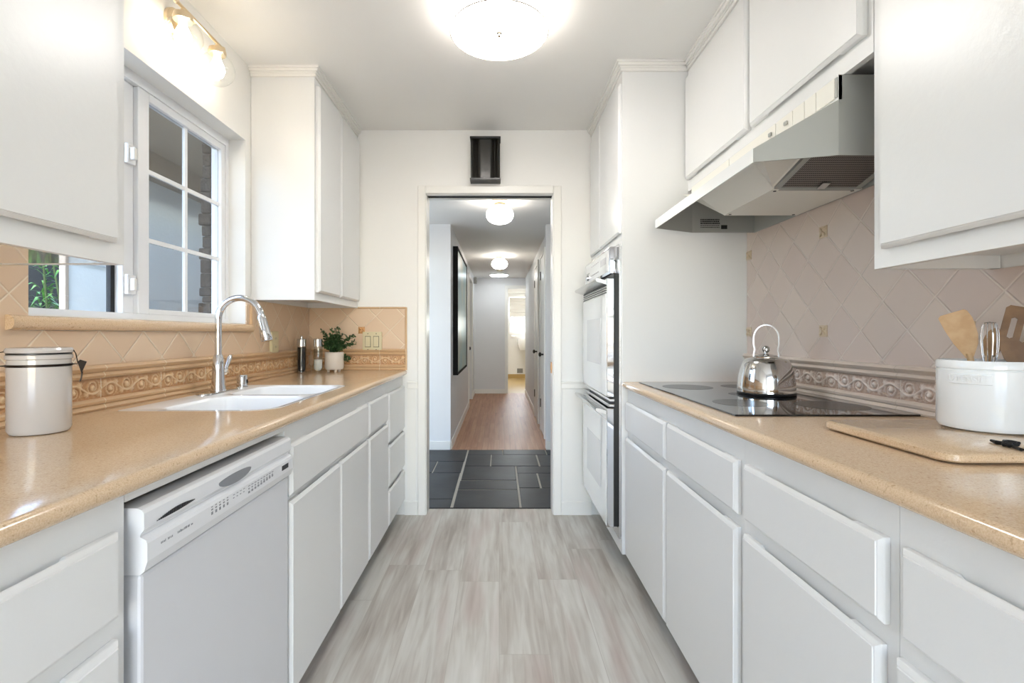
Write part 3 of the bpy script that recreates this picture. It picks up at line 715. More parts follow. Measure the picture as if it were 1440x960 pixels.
def relief(parent, mapf, L0, L1, off, m, step=.0026):
    n = int((L1-L0)/step); mrows = 22; bm = bmesh.new(); rows = []; vals = []
    for j in range(mrows+1):
        v = -1 + 2*j/mrows; row = []
        for i in range(n+1):
            a = L0 + (L1-L0)*i/n; u = (a - off) % .26; hh = relief_h(u, v)
            je = min(u, .26-u); hh *= min(1, je/.003)
            row.append(bm.verts.new(mapf(a, .982 + v*.029, .006 + .0075*hh))); vals.append(hh)
        rows.append(row)
    for j in range(mrows):
        for i in range(n): bm.faces.new((rows[j][i], rows[j][i+1], rows[j+1][i+1], rows[j+1][i]))
    base = wloc(parent)
    bm.verts.index_update()
    bmesh.ops.translate(bm, vec=-base, verts=bm.verts)
    me = bpy.data.meshes.new('relief_border'); bm.to_mesh(me); bm.free()
    at = me.attributes.new('carve', 'FLOAT', 'POINT'); at.data.foreach_set('value', vals)
    for p in me.polygons: p.use_smooth = True
    me.materials.append(M[m]); o = bpy.data.objects.new('relief_border', me); C.objects.link(o); o.parent = parent
    return o
def mould(z0, prof):  # closed profile (h, z)
    return [(h, z0 + z) for h, z in prof]
LOW = [(0, 0), (.014, 0), (.017, .006), (.013, .013), (.010, .016), (.015, .020), (.0165, .027), (.012, .033), (.006, .035), (0, .035)]
TOP = [(0, 0), (.006, 0), (.012, .004), (.015, .010), (.011, .016), (.009, .019), (.017, .024), (.021, .032), (.014, .040), (0, .042)]
# left wall
bs = thing('tile_backsplash', 'warm-lit peach diamond tile backsplash with golden relief border behind the sink', 'backsplash', (BL, 1.5, .918))
mb = MB(); xx = BL + .0005
for y0, y1, z0, z1 in ((-.6, WY0-.001, .919, 1.309), (WY0-.001, WY1, .919, WZ0-.001), (WY1, WE-.008, .919, 1.311)):
    mb.box(xx, xx+.006, y0, y1, z0, z1)
mb.box(xx, xx+.006, 1.163, WY0-.001, 1.309, 1.345)
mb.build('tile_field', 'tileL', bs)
mb = MB()
for prof, z0 in ((LOW, .9185), (TOP, 1.012)):
    mb.prism([(BL+.0065+h, z0+z) for h, z in prof], 'y', -.6, WE-.02)
mb.build('border_moulding', 'mouldL', bs, True)
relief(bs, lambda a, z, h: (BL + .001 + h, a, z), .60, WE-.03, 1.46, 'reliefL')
mb = MB().tube([(BL+.008, WY1+.035, 1.155), (BL+.008, WY1+.035, 1.311)], .008, 10); mb.build('edge_trim', 'mouldL', bs, True)
# end wall
be = thing('tile_backsplash', 'short warm-lit peach diamond tile splash on end wall behind the potted plant', 'backsplash', (-.9, WE, .918))
mb = MB().box(BL+.007, -.594, WE-.0065, WE-.0005, .919, 1.311); mb.build('tile_field', 'tileE', be)
mb = MB()
for prof, z0 in ((LOW, .9185), (TOP, 1.012)):
    mb.prism([(WE-.0065-h, z0+z) for h, z in prof], 'x', BL+.0285, -.592)
mb.build('border_moulding', 'mouldE', be, True)
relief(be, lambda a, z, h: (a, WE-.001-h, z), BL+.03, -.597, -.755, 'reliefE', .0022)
mb = MB().tube([(-.590, WE-.008, .919), (-.590, WE-.008, 1.315)], .007, 10).tube([(-.590, WE-.008, 1.312), (-.895, WE-.008, 1.312)], .006, 10)
mb.build('edge_trim', 'mouldE', be, True)
mb = MB(); petals(mb, -.871, 1.17, lambda a, b, h: (a, WE-.0065-h, b)); tag(mb.build('flower_insert', 'flowerL', be, True), 'small golden flower tile')
# right wall
bs = thing('tile_backsplash', 'cool-lit pinkish diamond tile backsplash with carved border behind the cooktop', 'backsplash', (BR, 1.4, .918))
mb = MB(); xx = BR - .0065
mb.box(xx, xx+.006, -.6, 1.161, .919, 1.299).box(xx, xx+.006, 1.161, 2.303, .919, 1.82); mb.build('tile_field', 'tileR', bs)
mb = MB()
for prof, z0 in ((LOW, .9185), (TOP, 1.012)):
    mb.prism([(BR-.0065-h, z0+z) for h, z in prof], 'y', -.6, 2.303)
mb.build('border_moulding', 'mouldR', bs, True)
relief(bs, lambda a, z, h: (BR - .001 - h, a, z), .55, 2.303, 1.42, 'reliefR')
for yy, zz in ((1.758, 1.516), (1.758, 1.156), (2.28, 1.516), (2.28, 1.156), (1.218, 1.156)):
    mb = MB(); petals(mb, yy, zz, lambda a, b, h: (BR-.0065-h, a, b)); tag(mb.build('flower_insert', 'flowerR', bs, True), 'small cream flower tile')

# ================================================================== DISHWASHER
dw = thing('dishwasher', 'white built-in dishwasher with control strip under the sink counter', 'dishwasher', (-.9, 1.09, 0))
DY0, DY1 = .806, 1.374
MB().box(-1.15, -.64, DY0, DY1, .10, .845).build('tub_body', 'appl', dw)
MB().box(-.64, -.598, DY0+.001, DY1-.001, .115, .742, .006).build('door', 'appl', dw)
MB().box(-.72, -.70, DY0, DY1, 0, .10).build('toe_kick', 'black', dw)
MB().box(-.625, -.613, .792, 1.379, .869, .887).build('mounting_strip', 'cab', dw)
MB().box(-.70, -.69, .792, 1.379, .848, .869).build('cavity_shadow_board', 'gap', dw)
pf = [(.640, .854), (.604, .854), (.596, .851), (.592, .845), (.592, .818), (.599, .809), (.599, .806), (.589, .801), (.5865, .795), (.5865, .765), (.592, .748), (.600, .742), (.640, .742)]
cp = MB().prism([(-d, z) for d, z in pf], 'y', DY0, DY1).build('control_panel', 'appl_strip', dw)
lens = [(1.020 + .066*(1-math.cos(t)), .828 + (.016 if math.sin(t) < 0 else .007)*math.sin(t)) for t in [2*PI*k/28 for k in range(28)]]
MB().prism(lens, 'x', -.5915, -.5906).build('handle_recess', 'appl_grey', cp)
vt = MB()
for k in range(22):
    y = .835 + k*.0048; zc = .822 + .002*k/22; hh = .0065*math.sin(PI*(k+.7)/23)
    vt.box(-.5915, -.5905, y, y+.0032, zc-hh*.3, zc+hh)
vt.build('steam_vent', 'print', cp)
rr = random.Random(11); mb = MB()
def strokes(y0, y1, z0, hgt, step, fill):
    y = y0
    while y < y1:
        wdt = rr.uniform(.35, .8)*step; h2 = hgt*rr.uniform(.6, 1)
        if rr.random() < fill: mb.box(-.5868, -.5861, y, y+wdt, z0, z0+h2)
        y += step
strokes(.835, .868, .781, .0045, .0035, .9); strokes(.882, .925, .781, .0045, .0035, .9)
mb.build('printed_lettering', 'appl_grey', cp); mb = MB()
for k in range(5):
    y = .985 + k*.014; MB().box(-.5868, -.5861, y, y+.006, .776, .782).build('button', 'appl_grey', cp); mb.box(-.5868, -.5861, y, y+.006, .785, .788); mb.box(-.5868, -.5861, y, y+.005, .791, .793)
for k in range(4): mb.box(-.5868, -.5861, 1.066 + k*.014, 1.071 + k*.014, .782, .784); mb.box(-.5868, -.5861, 1.066 + k*.014, 1.073 + k*.014, .789, .7905)
for k in range(9):
    y = 1.13 + k*.0145; MB().box(-.5868, -.5861, y, y+.008, .772+.0006*k, .777+.0006*k).build('button', 'appl_grey', cp); mb.box(-.5868, -.5861, y+.001, y+.006, .781, .7845); mb.box(-.5868, -.5861, y, y+.009, .788, .790)
mb.build('printed_legend', 'appl_grey', cp)
mb = MB().box(-.5876, -.5860, 1.305, 1.345, .775, .788, .001); bd = mb.build('badge', 'print', cp); tag(bd, 'small black badge')
mb = MB()
for k in range(7): mb.box(-.5879, -.5875, 1.311 + k*.0043, 1.3138 + k*.0043, .7795, .7835 + (.001 if k in (0, 3) else 0))
mb.build('badge_letters', 'appl_strip', cp)

# ================================================================== DOUBLE OVEN
ov = thing('double_wall_oven', 'white glass double wall oven with chrome trim in the tall cabinet', 'oven', (.8, 2.67, .16))
OY0, OY1 = 2.326, 3.018
mb = MB().box(.585, 1.10, OY0+.005, OY1-.005, .17, 1.57); mb.build('oven_body', 'blackplastic', ov)
mb = MB().box(.577, .5855, OY0, OY0+.02, .160, 1.580).box(.577, .5855, OY1-.02, OY1, .160, 1.580).box(.577, .5855, OY0+.02, OY1-.02, 1.572, 1.580).box(.577, .5855, OY0+.02, OY1-.02, .160, .205)
mb.build('trim_frame', 'steel', ov)
a, b = 2.345, 2.998
MB().box(.558, .585, a+.006, b-.006, .21, 1.44).build('gasket_recess', 'blackplastic', ov)
cp = MB().box(.535, .584, a-.004, b+.004, 1.437, 1.571, .006).build('control_panel', 'chrome', ov, True)
MB().box(.5335, .5352, a+.012, b-.012, 1.452, 1.558, .001).build('panel_glass', 'ovenglass', cp)
mb = MB()
mb.box(.5328, .5334, 2.41, 2.55, 1.495, 1.53)
mb.build('clock_display', 'ovenwin', cp)
for k in range(3): MB().box(.5325, .5334, 2.86+.03*k, 2.875+.03*k, 1.500, 1.507).build('button', 'print', cp)
for k in range(5):
    MB().box(.5325, .5334, 2.60+.045*k, 2.62+.045*k, 1.478, 1.483).build('button', 'print', cp); MB().box(.5325, .5334, 2.60+.045*k, 2.615+.045*k, 1.53, 1.533).build('button', 'print', cp)
kb = MB().lathe([(.017, .5335), (.016, .522), (.012, .519)], (0, 2.89, 1.478), 20, 'x').build('control_knob', 'chrome', cp, True)
def oven_door(z0, z1, win):
    d = MB().box(.522, .557, a, b, z0, z1, .003).build('oven_door', 'chrome', ov)
    MB().box(.5200, .5222, a+.006, b-.006, z0+.008, z1-.075 if win > 1 else z1-.055).build('door_glass', 'ovenglass', d)
    zc = (z0+z1)/2 - .02
    MB().box(.5192, .52, a+.14, b-.14, zc-.12, zc+.12).build('oven_window', 'ovenwin', d)
    if win > 1:
        mb = MB()
        for k in range(5): mb.box(.5185, .5219, a+.02, b-.02, z1-.070+k*.011, z1-.065+k*.011)
        mb.build('vent_grille', 'blackplastic', d)
    h = MB().prism([(.521, z1-.012), (.488, z1-.001), (.472, z1+.001), (.468, z1-.006), (.474, z1-.016), (.490, z1-.020), (.521, z1-.030)], 'y', a+.004, b-.004).build('handle', 'steel', d, True)
    tag(h, 'projecting chrome handle')
oven_door(.840, 1.416, 2)
oven_door(.208, .785, 1)
mb = MB().box(.530, .560, a, b, .792, .806, .003).box(.535, .560, a, b, .818, .832, .003)
mb.build('vent_trim', 'chrome', ov)

# ================================================================== RANGE HOOD
hd = thing('range_hood', 'white under-cabinet range hood above the black cooktop', 'range hood', (1.0, 1.75, 1.612))
HY0, HY1, HF, HL = 1.262, 2.227, .886, .690
CY0, CY1 = 1.314, 2.136; HB = 1.612
t = .004
def quadslab(p, n, t_=.004):
    n = Vector(n).normalized()*t_; return [tuple(Vector(q)) for q in p], [tuple(Vector(q)+n) for q in p]
dw_ = dr - .008
mb = MB()
# side walls (near, far), with cut top
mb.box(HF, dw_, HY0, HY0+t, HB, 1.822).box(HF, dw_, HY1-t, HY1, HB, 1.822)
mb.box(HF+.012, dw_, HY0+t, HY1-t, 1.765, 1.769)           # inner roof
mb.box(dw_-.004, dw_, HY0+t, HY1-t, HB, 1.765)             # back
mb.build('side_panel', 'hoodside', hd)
mb = MB()
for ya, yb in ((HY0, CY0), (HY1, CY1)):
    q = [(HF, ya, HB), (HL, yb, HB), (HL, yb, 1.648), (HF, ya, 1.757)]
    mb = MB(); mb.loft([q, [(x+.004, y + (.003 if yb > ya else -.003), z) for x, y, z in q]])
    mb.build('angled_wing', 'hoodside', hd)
mb = MB()
mb.box(HL-.001, HL+.003, CY0, CY1, HB-.001, 1.649, .001)
q = [(HL, CY0, 1.648), (HL, CY1, 1.648), (HF+.002, HY1, 1.757), (HF+.002, HY0, 1.757)]
mb.loft([q, [(x, y, z-.004) for x, y, z in q]])
mb.build('canopy_front', 'hoodwhite', hd)
fs = MB().box(HF-.001, HF+.010, HY0, HY1, 1.756, 1.822, .001).build('fascia', 'hoodwhite', hd)
def fp(y0, y1, nm='fascia_panel', m='hoodpanel', z0=1.763, z1=1.817, d=.004):
    return MB().box(HF-.001-d, HF-.001, y0, y1, z0, z1, .001).build(nm, m, hd)
for y0, y1 in ((1.272, 1.344), (1.347, 1.395), (1.398, 1.452), (1.455, 1.54), (1.545, 1.85), (1.855, 2.215)): fp(y0, y1)
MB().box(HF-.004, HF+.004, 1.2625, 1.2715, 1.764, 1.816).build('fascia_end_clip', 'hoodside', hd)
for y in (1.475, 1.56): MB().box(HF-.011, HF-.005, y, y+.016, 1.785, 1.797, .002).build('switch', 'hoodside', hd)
# under side: plate, housing, filter, lamp tray
MB().box(.885, dw_-.005, 1.56, 1.905, 1.612, 1.616).build('bottom_plate', 'hoodpanel', hd)
for x, y in ((.90, 1.58), (.90, 1.885), (1.15, 1.575), (1.15, 1.89)): MB().lathe([(.005, 1.6105), (.005, 1.612)], (x, y, 0), 10).build('screw', 'print', hd)
mb = MB(); q = [(.884, 1.562, 1.616), (.884, 1.285, 1.700), (.722, 1.345, 1.655), (.798, 1.53, 1.690)]
mb.loft([q, [(x, y, z+.004) for x, y, z in q]]); mb.build('lamp_tray', 'hoodpanel', hd)
mb = MB()
q = [(.885, 1.56, 1.614), (.885, 1.905, 1.614), (.80, 1.93, 1.690), (.80, 1.53, 1.690)]
mb.loft([q, [(x+.01, y, z+.004) for x, y, z in q]])
q = [(.80, 1.53, 1.690), (.80, 1.93, 1.690), (.755, 1.95, 1.678), (.755, 1.50, 1.678)]; mb.loft([q, [(x, y, z+.004) for x, y, z in q]])
q = [(.885, 1.905, 1.614), (dw_-.005, 1.905, 1.614), (dw_-.005, 2.10, 1.75), (.80, 2.10, 1.75), (.80, 1.93, 1.69)]; mb.loft([q, [(x, y+.004, z+.003) for x, y, z in q]])
mb.build('blower_housing', 'hoodpanel', hd)
# slanted near filter with frame
def fpt(x, s): return (x, 1.56 - s*.265, 1.615 + s*.075)
mb = MB(); q = [fpt(.905, .02), fpt(dw_-.03, .02), fpt(dw_-.03, .97), fpt(.905, .97)]
mb.loft([q, [(x, y, z+.006) for x, y, z in q]]); fl = mb.build('grease_filter', 'filter', hd)
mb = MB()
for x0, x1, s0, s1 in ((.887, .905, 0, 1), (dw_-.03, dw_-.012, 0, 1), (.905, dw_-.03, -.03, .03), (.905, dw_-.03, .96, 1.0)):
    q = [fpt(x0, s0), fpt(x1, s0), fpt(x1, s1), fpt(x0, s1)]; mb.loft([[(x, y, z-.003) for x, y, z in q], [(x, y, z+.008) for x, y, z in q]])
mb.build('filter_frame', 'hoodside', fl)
q = [fpt(1.02, .02), fpt(1.045, .02), fpt(1.045, .14), fpt(1.02, .14)]; MB().loft([[(x, y, z-.006) for x, y, z in q], [(x, y, z-.001) for x, y, z in q]]).build('filter_tab', 'steel', fl)
# rating label on the far inner wall
mb = MB(); yy = HY1 - t - .0007; rr = random.Random(4)
for r_i in range(5):
    x = .80; z = 1.700 - r_i*.009
    z = 1.668 - r_i*.0085; x = .925
    while x < 1.01: 
        ww = rr.uniform(.003, .009); mb.box(x, x+ww, yy, yy+.0006, z, z+(.006 if r_i < 3 else .003)); x += ww + .0015
mb.box(1.02, 1.048, yy, yy+.0006, 1.628, 1.646)
mb.build('rating_label', 'label', hd)

# ================================================================== COOKTOP, KETTLE, BOARD, CROCK
ck = thing('cooktop', 'black glass electric cooktop set in the right-hand counter', 'cooktop', (.9, 1.785, .918))
MB().box(.648, 1.160, 1.330, 2.240, .9182, .9235, .0015).build('glass_top', 'blackglass', ck)
for x, y, r0 in ((.79, 2.03, .10), (1.02, 2.05, .075), (.78, 1.56, .085), (1.03, 1.50, .10), (.90, 1.785, .05)):
    MB().lathe([(r0, .92355), (r0, .9238)], (x, y, 0), 48).build('burner_zone', 'burner', ck, True)
kx, ky = .985, 1.785; kz = .9240
kt = thing('kettle', 'polished steel whistling kettle on the black cooktop', 'kettle', (kx, ky, kz))
MB().lathe([(.090, kz), (.097, kz+.001), (.098, kz+.006), (.096, kz+.008)], (kx, ky, 0), 56).build('base_ring', 'blackplastic', kt, True)
MB().lathe([(.093, kz+.007), (.0965, kz+.010), (.0962, kz+.03), (.0935, kz+.06), (.088, kz+.09), (.081, kz+.113), (.075, kz+.124), (.066, kz+.130), (.045, kz+.135), (.02, kz+.138)], (kx, ky, 0), 64).build('body', 'kettle', kt, True)
ld = MB().lathe([(.044, kz+.1345), (.044, kz+.138), (.034, kz+.143), (.018, kz+.147), (.007, kz+.149), (.006, kz+.155)], (kx, ky, 0), 40).build('lid', 'kettle', kt, True)
MB().sphere((kx, ky, kz+.165), .0135).build('lid_knob', 'kettle', ld, True)
ang = math.radians(-29); hw = Vector((math.cos(ang), math.sin(ang), 0)); hn = Vector((-hw.y, hw.x, 0)); loops = []
cen = Vector((kx, ky, kz))
P = [(-.040, .128), (-.040, .150), (-.037, .165), (-.0405, .182)] + [(-.0405*math.cos(t), .205 + .050*math.sin(t)) for t in [PI*k/14 for k in range(15)]] + [(.0405, .182), (.037, .165), (.040, .150), (.040, .128)]
for i, (a, h) in enumerate(P):
    pa = P[max(i-1, 0)]; pb = P[min(i+1, len(P)-1)]; tx, tz = pb[0]-pa[0], pb[1]-pa[1]; L = math.hypot(tx, tz); nx, nz = -tz/L, tx/L
    k = i/(len(P)-1); wd = .013 + .002*math.sin(PI*k)
    c0 = cen + hw*a + Vector((0, 0, h)); nn = hw*nx*.0025 + Vector((0, 0, nz*.0025))
    loops.append([c0 - hn*wd - nn, c0 + hn*wd - nn, c0 + hn*wd + nn, c0 - hn*wd + nn])
MB().loft(loops).build('handle', 'kettle', kt, True)
sd = Vector((.6, .8, 0)); mb = MB()
mb.tube([cen + sd*.080 + Vector((0, 0, .085)), cen + sd*.105 + Vector((0, 0, .11)), cen + sd*.118 + Vector((0, 0, .13))], [.022, .016, .013], 18)
mb.build('spout', 'kettle', kt, True)

bd = thing('cutting_board', 'tan stone-look board with rounded corners under the utensil crock', 'cutting board', (.965, 1.0, .918))
mb = MB()
mb.loft([rrect(.778, 1.150, .836, 1.166, [.03]*4, .9215), rrect(.775, 1.152, .833, 1.169, [.03]*4, .925), rrect(.775, 1.152, .833, 1.169, [.03]*4, .935), rrect(.779, 1.148, .837, 1.165, [.03]*4, .9385)])
mb.build('slab', 'counter', bd, True)
for x in (.81, 1.12):
    for y in (.87, 1.13): MB().lathe([(.012, .9182), (.012, .9215)], (x, y, 0), 16).build('rubber_foot', 'blackplastic', bd)
# black cord tie
mb = MB(); zb = .9425; rr = random.Random(2)
def P2(px, py, z=zb): Y = F*(CZ-z)/(py-470); return (( px-702)/F*Y, Y, z)
mb.tube([P2(1394, 619), P2(1402, 622), P2(1410, 623), P2(1420, 626)], [.0025, .004, .0035, .004], 10)
kn = []
for k in range(22):
    a = k*.9; c = Vector(P2(1419, 626)); kn.append(c + Vector((.013*math.cos(a)*(.7+.3*math.sin(k)), .007*math.sin(a*1.3), .003 + .003*math.sin(a*.7))))
mb.tube(kn, .0035, 8)
mb.tube([P2(1424, 627), P2(1436, 632), P2(1455, 634), P2(1475, 630)], .003, 8)
cdt = mb.build('cord_tie', 'cord', None, True); tag(cdt, 'knotted black leather cord lying on the tan board in front of crock', 'cord')

qx, qy, qz = 1.066, 1.058, .9388; QR = .083
cr = thing('utensil_crock', 'white ceramic utensil crock on the tan board at right', 'crock', (qx, qy, qz))
MB().lathe([(.072, qz), (QR-.004, qz+.003), (QR, qz+.012), (QR, qz+.120), (QR+.0005, qz+.128), (QR-.002, qz+.130), (QR+.0005, qz+.133), (QR+.0005, qz+.145), (QR-.002, qz+.149), (QR-.006, qz+.148), (QR-.008, qz+.140), (QR-.008, qz+.015), (.01, qz+.010)], (qx, qy, 0), 72).build('pot', 'crock', cr, True)
# curved name plate with embossed lettering
def cyl(a, z, h): return (qx + (QR+h)*math.cos(a), qy + (QR+h)*math.sin(a), z)
ac = math.radians(206); hwid = .036/QR
mb = MB(); loops = []
for k in range(13):
    a = ac - hwid + 2*hwid*k/12; loops.append([cyl(a, qz+.100, -.001), cyl(a, qz+.101, .004), cyl(a, qz+.120, .004), cyl(a, qz+.121, -.001)])
pl_ = MB().loft(loops).build('name_plate', 'crock', cr, True)
cu = bpy.data.curves.new('t', 'FONT'); cu.body = 'UTENSILS'; cu.size = .0155; cu.extrude = .0012; cu.align_x = 'CENTER'; cu.align_y = 'CENTER'; cu.resolution_u = 3
tmp = bpy.data.objects.new('t', cu); C.objects.link(tmp); bpy.context.view_layer.update()
me = bpy.data.meshes.new_from_object(tmp.evaluated_get(bpy.context.evaluated_depsgraph_get())); bpy.data.objects.remove(tmp)
for v in me.vertices:
    a = ac + v.co.x/QR; p = Vector(cyl(a, qz+.1105 + v.co.y, .0042 + v.co.z)); v.co = p - wloc(cr)
me.materials.clear(); me.materials.append(M['crock']); o = bpy.data.objects.new('embossed_lettering', me); C.objects.link(o); o.parent = cr

VW = Vector((.72, -.69, 0)); VN = Vector((.69, .72, 0))
def utensil(name, label, cat, base, top, outline, thick, m, wax=VW, handle=.006, holes=(), dish=None):
    """outline: (across, along) from the neck up; base = foot in the crock, top = tip of head"""
    base = Vector(base); top = Vector(top); up = (top-base).normalized(); wv = (wax - up*wax.dot(up)).normalized(); nv = wv.cross(up).normalized()
    L = (top-base).length
    r = thing(name, label, cat, base)
    hl = max(p[1] for p in outline)
    neck = base + up*(L - hl)
    MB().tube([base, base + up*(L-hl)*.5, neck + up*.01], [handle*.9, handle, handle], 12).build('handle', m, r, True)
    if holes:
        # head built as boards around the slots
        mb = MB(); bm = mb.bm; loops = [outline] + list(holes); allv = []
        for side in (-1, 1):
            es = []; vv = []
            for lp in loops:
                vs_ = [bm.verts.new(neck + wv*p[0] + up*p[1] + nv*thick*.5*side) for p in lp]; vv.append(vs_)
                es += [bm.edges.new((vs_[i], vs_[(i+1) % len(vs_)])) for i in range(len(vs_))]
            bmesh.ops.triangle_fill(bm, edges=es, use_beauty=True); allv.append(vv)
        for la, lb in zip(*allv):
            for i in range(len(la)):
                j = (i+1) % len(la); bm.faces.new((la[i], la[j], lb[j], lb[i]))
        mb.build('head', m, r)
    else:
        mb = MB(); mb.loft([[neck + wv*p[0] + up*p[1] - nv*thick*.5 for p in outline], [neck + wv*p[0] + up*p[1] + nv*thick*.5 for p in outline]])
        mb.build('head', m, r)
    if dish:
        a0, b0, ra, rb, tilt = dish
        lp = []
        for sc, h in ((1.0, -.0), (1.0, -.0012), (.86, -.0016), (.80, -.0004), (.3, -.0002)):
            row = []
            for k in range(28):
                t_ = 2*PI*k/28; x_, y_ = ra*sc*math.cos(t_), rb*sc*math.sin(t_)
                row.append(neck + wv*(a0 + x_*math.cos(tilt) - y_*math.sin(tilt)) + up*(b0 + x_*math.sin(tilt) + y_*math.cos(tilt)) - nv*(thick*.5*(1) - h*0) - nv*(-h*-1 if False else -h))
            lp.append(row)
        MB().loft(lp, False, True).build('spoon_hollow', m, r, True)
    return r
def at(px, py, Y): return Vector(((px-702)/F*Y, Y, CZ - (py-470)/F*Y))
zin = qz + .02
# beech spatula leaning left
yS = 1.085
ol = [(-.006, 0), (.006, 0), (.012, .012), (.020, .028), (.0245, .05), (.024, .085), (.019, .103), (.014, .107), (-.026, .102), (-.031, .097), (-.027, .07), (-.019, .035)]
utensil('wooden_spatula', 'pale wooden spatula with spoon hollow, leftmost in the crock', 'spatula', (1.075, 1.06, zin), at(1343, 437, yS), ol, .007, 'woodlight', dish=(-.004, .058, .011, .035, .12))
ol = [(-.006, 0), (.006, 0), (.020, .012), (.032, .035), (.036, .06), (.036, .118), (.032, .124), (-.030, .128), (-.036, .122), (-.036, .070), (-.030, .035), (-.018, .012)]
def slot(x, y0, y1, w_=.0045): return [(x-w_, y0), (x, y0-.003), (x+w_, y0), (x+w_, y1), (x, y1+.003), (x-w_, y1)]
utensil('slotted_turner', 'brown slotted wooden turner at the right edge of the crock', 'spatula', (1.070, 1.035, zin), at(1450, 432, 1.02), ol, .006, 'wooddark', holes=[slot(-.019, .060, .100), slot(.001, .055, .104), slot(.020, .060, .100)])
# wooden spoon behind whisk
base = Vector((1.05, 1.075, zin)); tip = at(1402, 462, 1.105); ol = [(.0165*math.sin(t) if True else 0, .034 - .036*math.cos(t)) for t in [2*PI*k/24 for k in range(24)]]
utensil('wooden_spoon', 'pale wooden spoon partly hidden behind the whisk', 'spoon', base, tip, ol, .008, 'woodlight')
# whisk
wk = thing('wire_whisk', 'small steel balloon whisk standing between the wooden utensils', 'whisk', (1.055, 1.04, zin))
b0 = Vector((1.055, 1.04, zin)); tp = at(1392, 452, 1.045); up = (tp-b0).normalized(); L = (tp-b0).length
MB().tube([b0, b0+up*(L-.10)], .006, 12).build('handle', 'steel', wk, True)
mb = MB(); v1 = VW.copy(); v2 = up.cross(v1).normalized(); v1 = v2.cross(up).normalized()
for k in range(5):
    a = PI*k/5; dv = v1*math.cos(a) + v2*math.sin(a)
    mb.tube([b0 + up*(L-.105 + .105*(.5-.5*math.cos(t))*1.0) + dv*.023*math.sin(t)*(1.0 if t else 0)*math.copysign(1, 1) if False else b0 + up*(L-.105 + .052*(1-math.cos(2*min(t, PI-t)))) + dv*(.014*math.sin(2*min(t, PI-t)*.85)*(1 if t < PI/2 else -1) if abs(t-PI/2) > .01 else 0) for t in [PI*i/24 for i in range(25)]], .0009, 6)
mb.build('wire_loops', 'chrome', wk, True)

# ================================================================== LEFT COUNTER ITEMS
gx, gy, gz = -1.062, 1.118, .9183; GR = .0565
cn = thing('canister', 'grey ceramic canister with clamp lid at left on the counter', 'canister', (gx, gy, gz))
MB().lathe([(.048, gz), (GR-.004, gz+.002), (GR, gz+.010), (GR, gz+.150), (GR-.001, gz+.168), (GR+.002, gz+.170), (GR+.002, gz+.178), (GR-.002, gz+.181)], (gx, gy, 0), 56).build('jar', 'canister', cn, True)
ld = MB().lathe([(GR-.003, gz+.182), (GR+.002, gz+.184), (GR+.003, gz+.190), (GR, gz+.195), (GR-.012, gz+.1965), (.0, gz+.197)], (gx, gy, 0), 56).build('lid', 'canister', cn, True)
MB().lathe([(GR-.006, gz+.180), (GR+.0005, gz+.1805), (GR+.0005, gz+.1835), (GR-.006, gz+.184)], (gx, gy, 0), 48).build('seal', 'blackplastic', cn, True)
mb = MB().lathe([(GR, gz+.152), (GR+.0018, gz+.1525), (GR+.0018, gz+.1575), (GR, gz+.158)], (gx, gy, 0), 56, cap0=False, cap1=False); mb.build('wire_band', 'bronze', cn, True)
dv = Vector((.72, .69, 0)).normalized()*1.0; dv = Vector((.69, .72, 0)) if False else Vector((.74, .67, 0)).normalized(); pv = Vector((-dv.y, dv.x, 0)); c0 = Vector((gx, gy, 0))
def cp_(r_, h, s_=0): return c0 + dv*r_ + pv*s_ + Vector((0, 0, gz+h))
mb = MB()
for s_ in (-.008, .008): mb.tube([cp_(GR, .155, s_), cp_(GR+.010, .156, s_), cp_(GR+.006, .180, s_), cp_(GR+.002, .188, s_)], .0011, 6)
mb.tube([cp_(GR+.002, .188, -.01), cp_(GR+.002, .188, .01)], .0014, 6)
q = [(GR+.009, .160), (GR+.014, .165), (GR+.026, .160), (GR+.016, .132)]
mb.loft([[cp_(r_, h, -.010) for r_, h in q], [cp_(r_, h, .010) for r_, h in q]])
mb.tube([cp_(GR+.018, .136), cp_(GR+.016, .120), cp_(GR+.013, .112)], .0016, 6)
mb.build('clamp', 'bronze', cn)
mb = MB(); pv2 = pv
def cq(r_, h, s_=0): return c0 - dv*r_ + pv*s_ + Vector((0, 0, gz+h))
for s_ in (-.008, .008): mb.tube([cq(GR, .155, s_), cq(GR+.018, .155, s_), cq(GR+.016, .184, s_), cq(GR, .187, s_)], .0013, 6)
mb.build('hinge_wire', 'bronze', cn)

